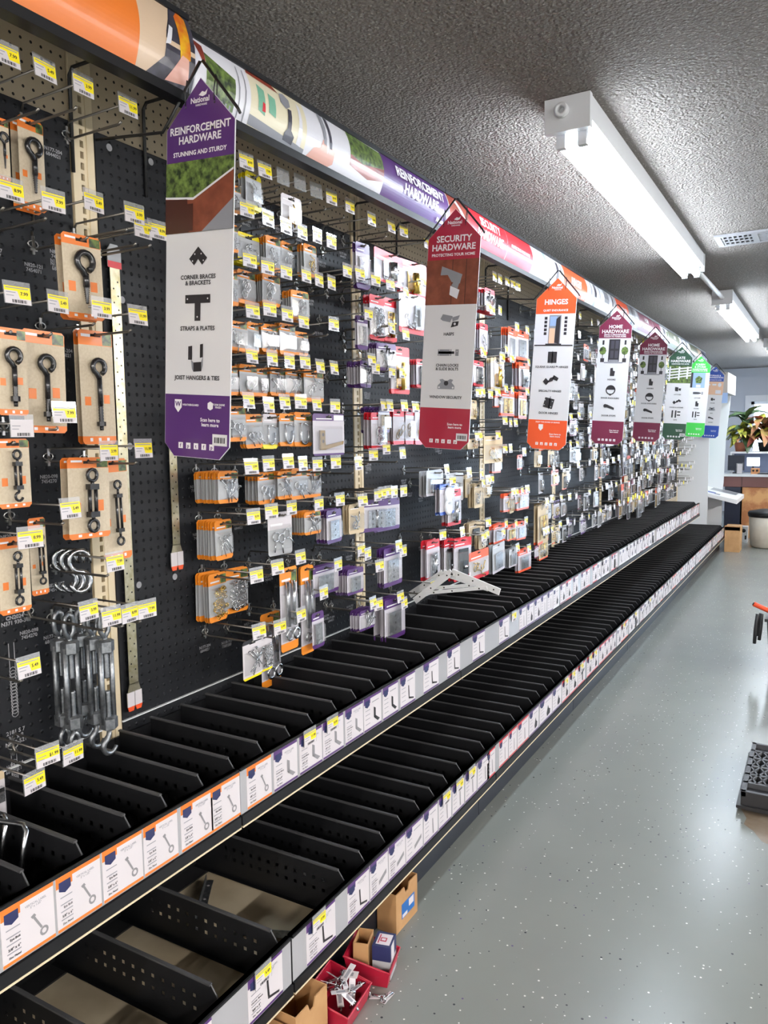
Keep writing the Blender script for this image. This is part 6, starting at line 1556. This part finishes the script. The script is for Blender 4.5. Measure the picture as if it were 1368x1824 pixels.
b = MB(); b.add([(0.10, 0.02, 0.70), (0.66, 0.02, 0.575), (0.66, 0.95, 0.575), (0.10, 0.95, 0.70), (0.10, 0.02, 0.66), (0.66, 0.02, 0.525), (0.66, 0.95, 0.525), (0.10, 0.95, 0.66)], [(0, 1, 2, 3), (7, 6, 5, 4), (0, 4, 5, 1), (1, 5, 6, 2), (2, 6, 7, 3), (3, 7, 4, 0)]); b.obj('ledge', [M_WHITE], PD)
b = MB()
for (u0, u1, v0, v1, mi) in ((0.28, 0.40, 0.15, 0.32, 0), (0.40, 0.46, 0.12, 0.22, 1), (0.30, 0.60, 0.55, 0.9, 2)):
    f = lambda u: 0.701 - (u - 0.10) * (0.125 / 0.56) + 0.001
    b.add([(u0, v0, f(u0)), (u1, v0, f(u1)), (u1, v1, f(u1)), (u0, v1, f(u0))], [(0, 1, 2, 3)], mi)
b.obj('leaflet', [M_BLUE, M_NAVY, M_GREYP], PD)
CHIPS = [(96, 150, 196), (120, 190, 206), (150, 206, 190), (168, 214, 160), (206, 222, 150), (110, 130, 150), (84, 110, 140), (70, 160, 170)]
for i in range(8):
    for j in range(5):
        z = 0.76 + 0.12 * i; y = 0.06 + 0.175 * j; c_ = CHIPS[(i * 3 + j) % 8]; k = 0.5 + 0.12 * ((i + j) % 4)
        MB().prism([(0.02 + 0.012 * (8 - i), z), (0.03 + 0.012 * (8 - i), z), (0.02 + 0.012 * (7 - i), z + 0.105), (0.01 + 0.012 * (7 - i), z + 0.105)][::-1], 'y', y, y + 0.16).obj('paint_chip', [mat('chip_%d_%d' % (i * 3 % 8, j % 4), srgb(*c_), 0.5)], PD)
bx = tag(empty('cardboard_box', (0.575, 9.60, 0)), 'plain brown carton on the floor below the paint display', 'box')
MB().box(0, 0.16, 0.0, 0.30, 0.0, 0.29).obj('body', [M_CARTON], bx); MB().box(0.0, 0.16, 0.14, 0.16, 0.29, 0.2915).obj('tape', [M_TANCARD], bx); MB().box(-0.002, 0.165, 0.0, 0.01, 0.25, 0.305).obj('flap', [M_CARTON], bx)
tc = tag(empty('trash_can', (0.99, 10.18, 0)), 'beige trash can with black bag and lid by the counter', 'trash can')
b = MB(); b.lathe([(0.165, 0.0), (0.19, 0.02), (0.215, 0.40), (0.20, 0.40), (0.18, 0.03)], (0, 0, 0), 20); b.obj('body', [m_noise('worn_beige_plastic', srgb(206, 200, 188), srgb(178, 168, 152), 4, 0.5)], tc)
b = MB(); b.lathe([(0.222, 0.37), (0.225, 0.41), (0.21, 0.43), (0.10, 0.455), (0.02, 0.46)], (0, 0, 0), 20); b.obj('lid', [M_BLACK], tc)
dv = tag(empty('speaker_box', (0.66, 10.48, 0)), 'small white device with a round black dial beside the trash can', 'device')
MB().box(0, 0.085, 0, 0.14, 0, 0.20).obj('body', [M_WHITE], dv); MB().lathe([(0.024, -0.004), (0.024, 0.0)], (0.042, 0.0, 0.15), 14, 0, 'y').obj('dial', [M_BLACK], dv); MB().box(0.055, 0.075, -0.002, 0.0, 0.04, 0.09).obj('panel', [M_BLACK], dv)
ct2 = tag(empty('service_counter', (0.40, 10.94, 0)), 'service counter with brown drawers and plywood front', 'counter')
M_PLY = m_noise('plywood', srgb(170, 110, 68), srgb(206, 156, 104), 5, 0.5, detail=6, lo=0.42, hi=0.58)
MB().box(0.23, 1.9, 0.02, 0.70, 0.0, 0.66).obj('plywood_front', [M_PLY], ct2)
MB().box(0.0, 1.9, 0.0, 0.72, 0.665, 0.80).obj('drawer_band', [mat('brown_laminate', srgb(104, 66, 62), 0.4)], ct2)
MB().box(-0.02, 1.92, -0.03, 0.74, 0.80, 0.83).obj('worktop', [mat('counter_top', srgb(206, 208, 212), 0.3)], ct2)
for x in (0.72, 1.45): MB().tube([(x, -0.002, 0.735), (x, -0.02, 0.735), (x + 0.12, -0.02, 0.735), (x + 0.12, -0.002, 0.735)], 0.005, 6).obj('drawer_handle', [M_CHROME], ct2)
MB().box(0.22, 0.225, -0.004, 0.0, 0.67, 0.795).obj('drawer_gap', [M_DARK], ct2); MB().box(0.02, 0.21, 0.03, 0.60, 0.0, 0.66).obj('file_cabinet', [mat('navy_steel', srgb(28, 36, 56), 0.4)], ct2)
ht = tag(empty('hutch_shelf', (0.45, 11.20, 0.83)), 'white hutch shelf standing on the counter', 'shelf unit')
MB().box(0.0, 1.7, 0.0, 0.31, 0.26, 0.285).obj('shelf_board', [M_WHITE], ht); MB().box(0.0, 0.02, 0.0, 0.31, 0.0, 0.26).obj('upright', [M_WHITE], ht); MB().box(1.68, 1.70, 0.0, 0.31, 0.0, 0.26).obj('upright', [M_WHITE], ht); MB().box(0.02, 1.68, 0.295, 0.308, 0.0, 0.26).obj('back', [mat('hutch_back', srgb(110, 122, 150), 0.6)], ht)
mo = tag(empty('monitor', (0.43, 11.12, 0.83)), 'dark monitor standing at the end of the counter', 'monitor')
MB().box(0.0, 0.20, 0.0, 0.02, 0.04, 0.24).obj('screen', [mat('dark_screen', (0.02, 0.024, 0.035), 0.2)], mo); MB().box(0.06, 0.14, 0.0, 0.08, 0.0, 0.012).obj('foot', [M_BLACK], mo); MB().box(0.09, 0.11, 0.021, 0.03, 0.012, 0.10).obj('stand', [M_BLACK], mo)
sn = tag(empty('daylight_patch', (0.66, 11.12, 0.83)), 'small glowing panel standing in for reflected daylight on the counter', 'screen')
MB().box(0.0, 0.15, 0.0, 0.02, 0.10, 0.21).obj('panel', [mat('daylight_patch_glow', (0.9, 0.95, 1), 0.3, emit=(0.92, 0.97, 1.0), estr=2.2)], sn); MB().box(0.065, 0.085, 0.0, 0.02, 0.0, 0.10).obj('stand', [M_BLACK], sn)  # glowing panel in place of reflected window daylight, on an added stand
gv = tag(empty('clear_box', (0.545, 10.98, 0.83)), 'clear plastic leaflet box on the counter', 'box'); MB().box(0, 0.08, 0, 0.06, 0, 0.14).obj('body', [M_CLEAR], gv); MB().box(0.01, 0.07, 0.03, 0.034, 0.004, 0.13).obj('leaflet', [M_PAPER], gv)
wb = tag(empty('wooden_box', (0.72, 11.00, 0.83)), 'little wooden box with two holes on the counter', 'box'); MB().box(0, 0.10, 0, 0.08, 0, 0.075).obj('body', [M_PLY], wb)
for x in (0.028, 0.072): MB().lathe([(0.014, -0.001), (0.014, 0.0)], (x, 0.0, 0.045), 10, 0, 'y').obj('hole', [M_DARK], wb)
cbl = MB(); cbl.tube([(0.86, 11.0, 0.838), (0.95, 11.00, 0.836), (1.02, 11.0, 0.90), (0.97, 11.08, 0.95), (0.92, 11.12, 0.86)], 0.006, 6); tag(cbl.obj('cable', [M_BLACK]), 'loose black cable looped on the counter', 'cable')
pad = MB(); pad.box(0.80, 0.93, 10.98, 11.06, 0.830, 0.842); tag(pad.obj('keypad', [M_BLACK]), 'flat black card reader on the counter edge', 'card reader')

# plants on the hutch
M_L1 = m_noise('croton_green_yellow', srgb(64, 96, 44), srgb(206, 200, 80), 26, 0.4); M_L2 = m_noise('croton_red', srgb(120, 44, 48), srgb(196, 110, 90), 18, 0.4); M_L3 = m_noise('dark_leaf', srgb(30, 52, 34), srgb(70, 96, 54), 14, 0.4); M_L4 = m_noise('salmon_leaf', srgb(206, 138, 110), srgb(150, 130, 70), 14, 0.4)
def leaf(L, W, bend):
    b = MB(); n = 6; rows = []
    for i in range(n + 1):
        t = i / n; w = W * math.sin(math.pi * min(0.97, 0.06 + 0.94 * t)) * (1 - 0.25 * t); x = L * t; z = bend * L * (t - 1.35 * t * t)
        rows.append([(x, -w / 2, z + w * 0.15), (x, 0, z), (x, w / 2, z + w * 0.15)])
    vs = [p for r_ in rows for p in r_]
    vs2 = [(x, y, z - 0.0016) for x, y, z in vs]; k = len(vs)
    fs = []
    for i in range(n):
        for j in range(2):
            a = i * 3 + j; fs.append((a, a + 3, a + 4, a + 1)); fs.append((k + a + 1, k + a + 4, k + a + 3, k + a))
    b.add(vs + vs2, fs, 0, True)
    return b
LEAFME = {}
for nm_, m_ in (('a', M_L1), ('b', M_L2), ('c', M_L3), ('d', M_L4)): LEAFME[nm_] = leaf(0.22, 0.11, 0.55).mesh('leaf', [m_])
RP = random.Random(9)
def plant(x, y, z, label, kinds, n, R, potc, hang=0.0):
    r = tag(empty('potted_plant', (x, y, z)), label, 'plant', 'croton plants on the hutch')
    MB().lathe([(0.055, 0.0), (0.075, 0.11), (0.08, 0.12), (0.068, 0.12), (0.06, 0.02)], (0, 0, 0), 14).obj('pot', [potc], r)
    MB().tube([(0, 0, 0.02), (0.01, 0, 0.14), (0, 0.01, 0.12 + R * 0.9)], 0.008, 6).obj('stem', [M_L3], r)
    for i in range(n):
        o = link('leaf', LEAFME[RP.choice(kinds)], r, (0.0, 0.0, 0.13 + R * 0.85 * i / n))
        a = i * 2.4 + RP.uniform(-0.3, 0.3)
        o.rotation_euler = (RP.uniform(-0.3, 0.3), RP.uniform(-0.75, 0.35) + hang, a); s = RP.uniform(0.8, 1.15) * R / 0.26; o.scale = (s, s, s)
PZ = 0.83 + 0.286
plant(0.60, 11.43, PZ, 'dark green potted plant behind the display tower', 'cccc', 22, 0.40, M_BLACK)
plant(0.56, 11.27, PZ, 'yellow-veined croton plant leaning over the counter end', 'aada', 20, 0.27, mat('terracotta', srgb(150, 86, 60), 0.6), 0.45)
plant(0.84, 11.33, PZ, 'red and salmon croton plant in front of the window', 'bdab', 30, 0.36, M_BLACK, 0.15)
plant(1.06, 11.38, PZ, 'green and red croton plant at the picture edge', 'bbca', 30, 0.40, M_BLACK, 0.1)
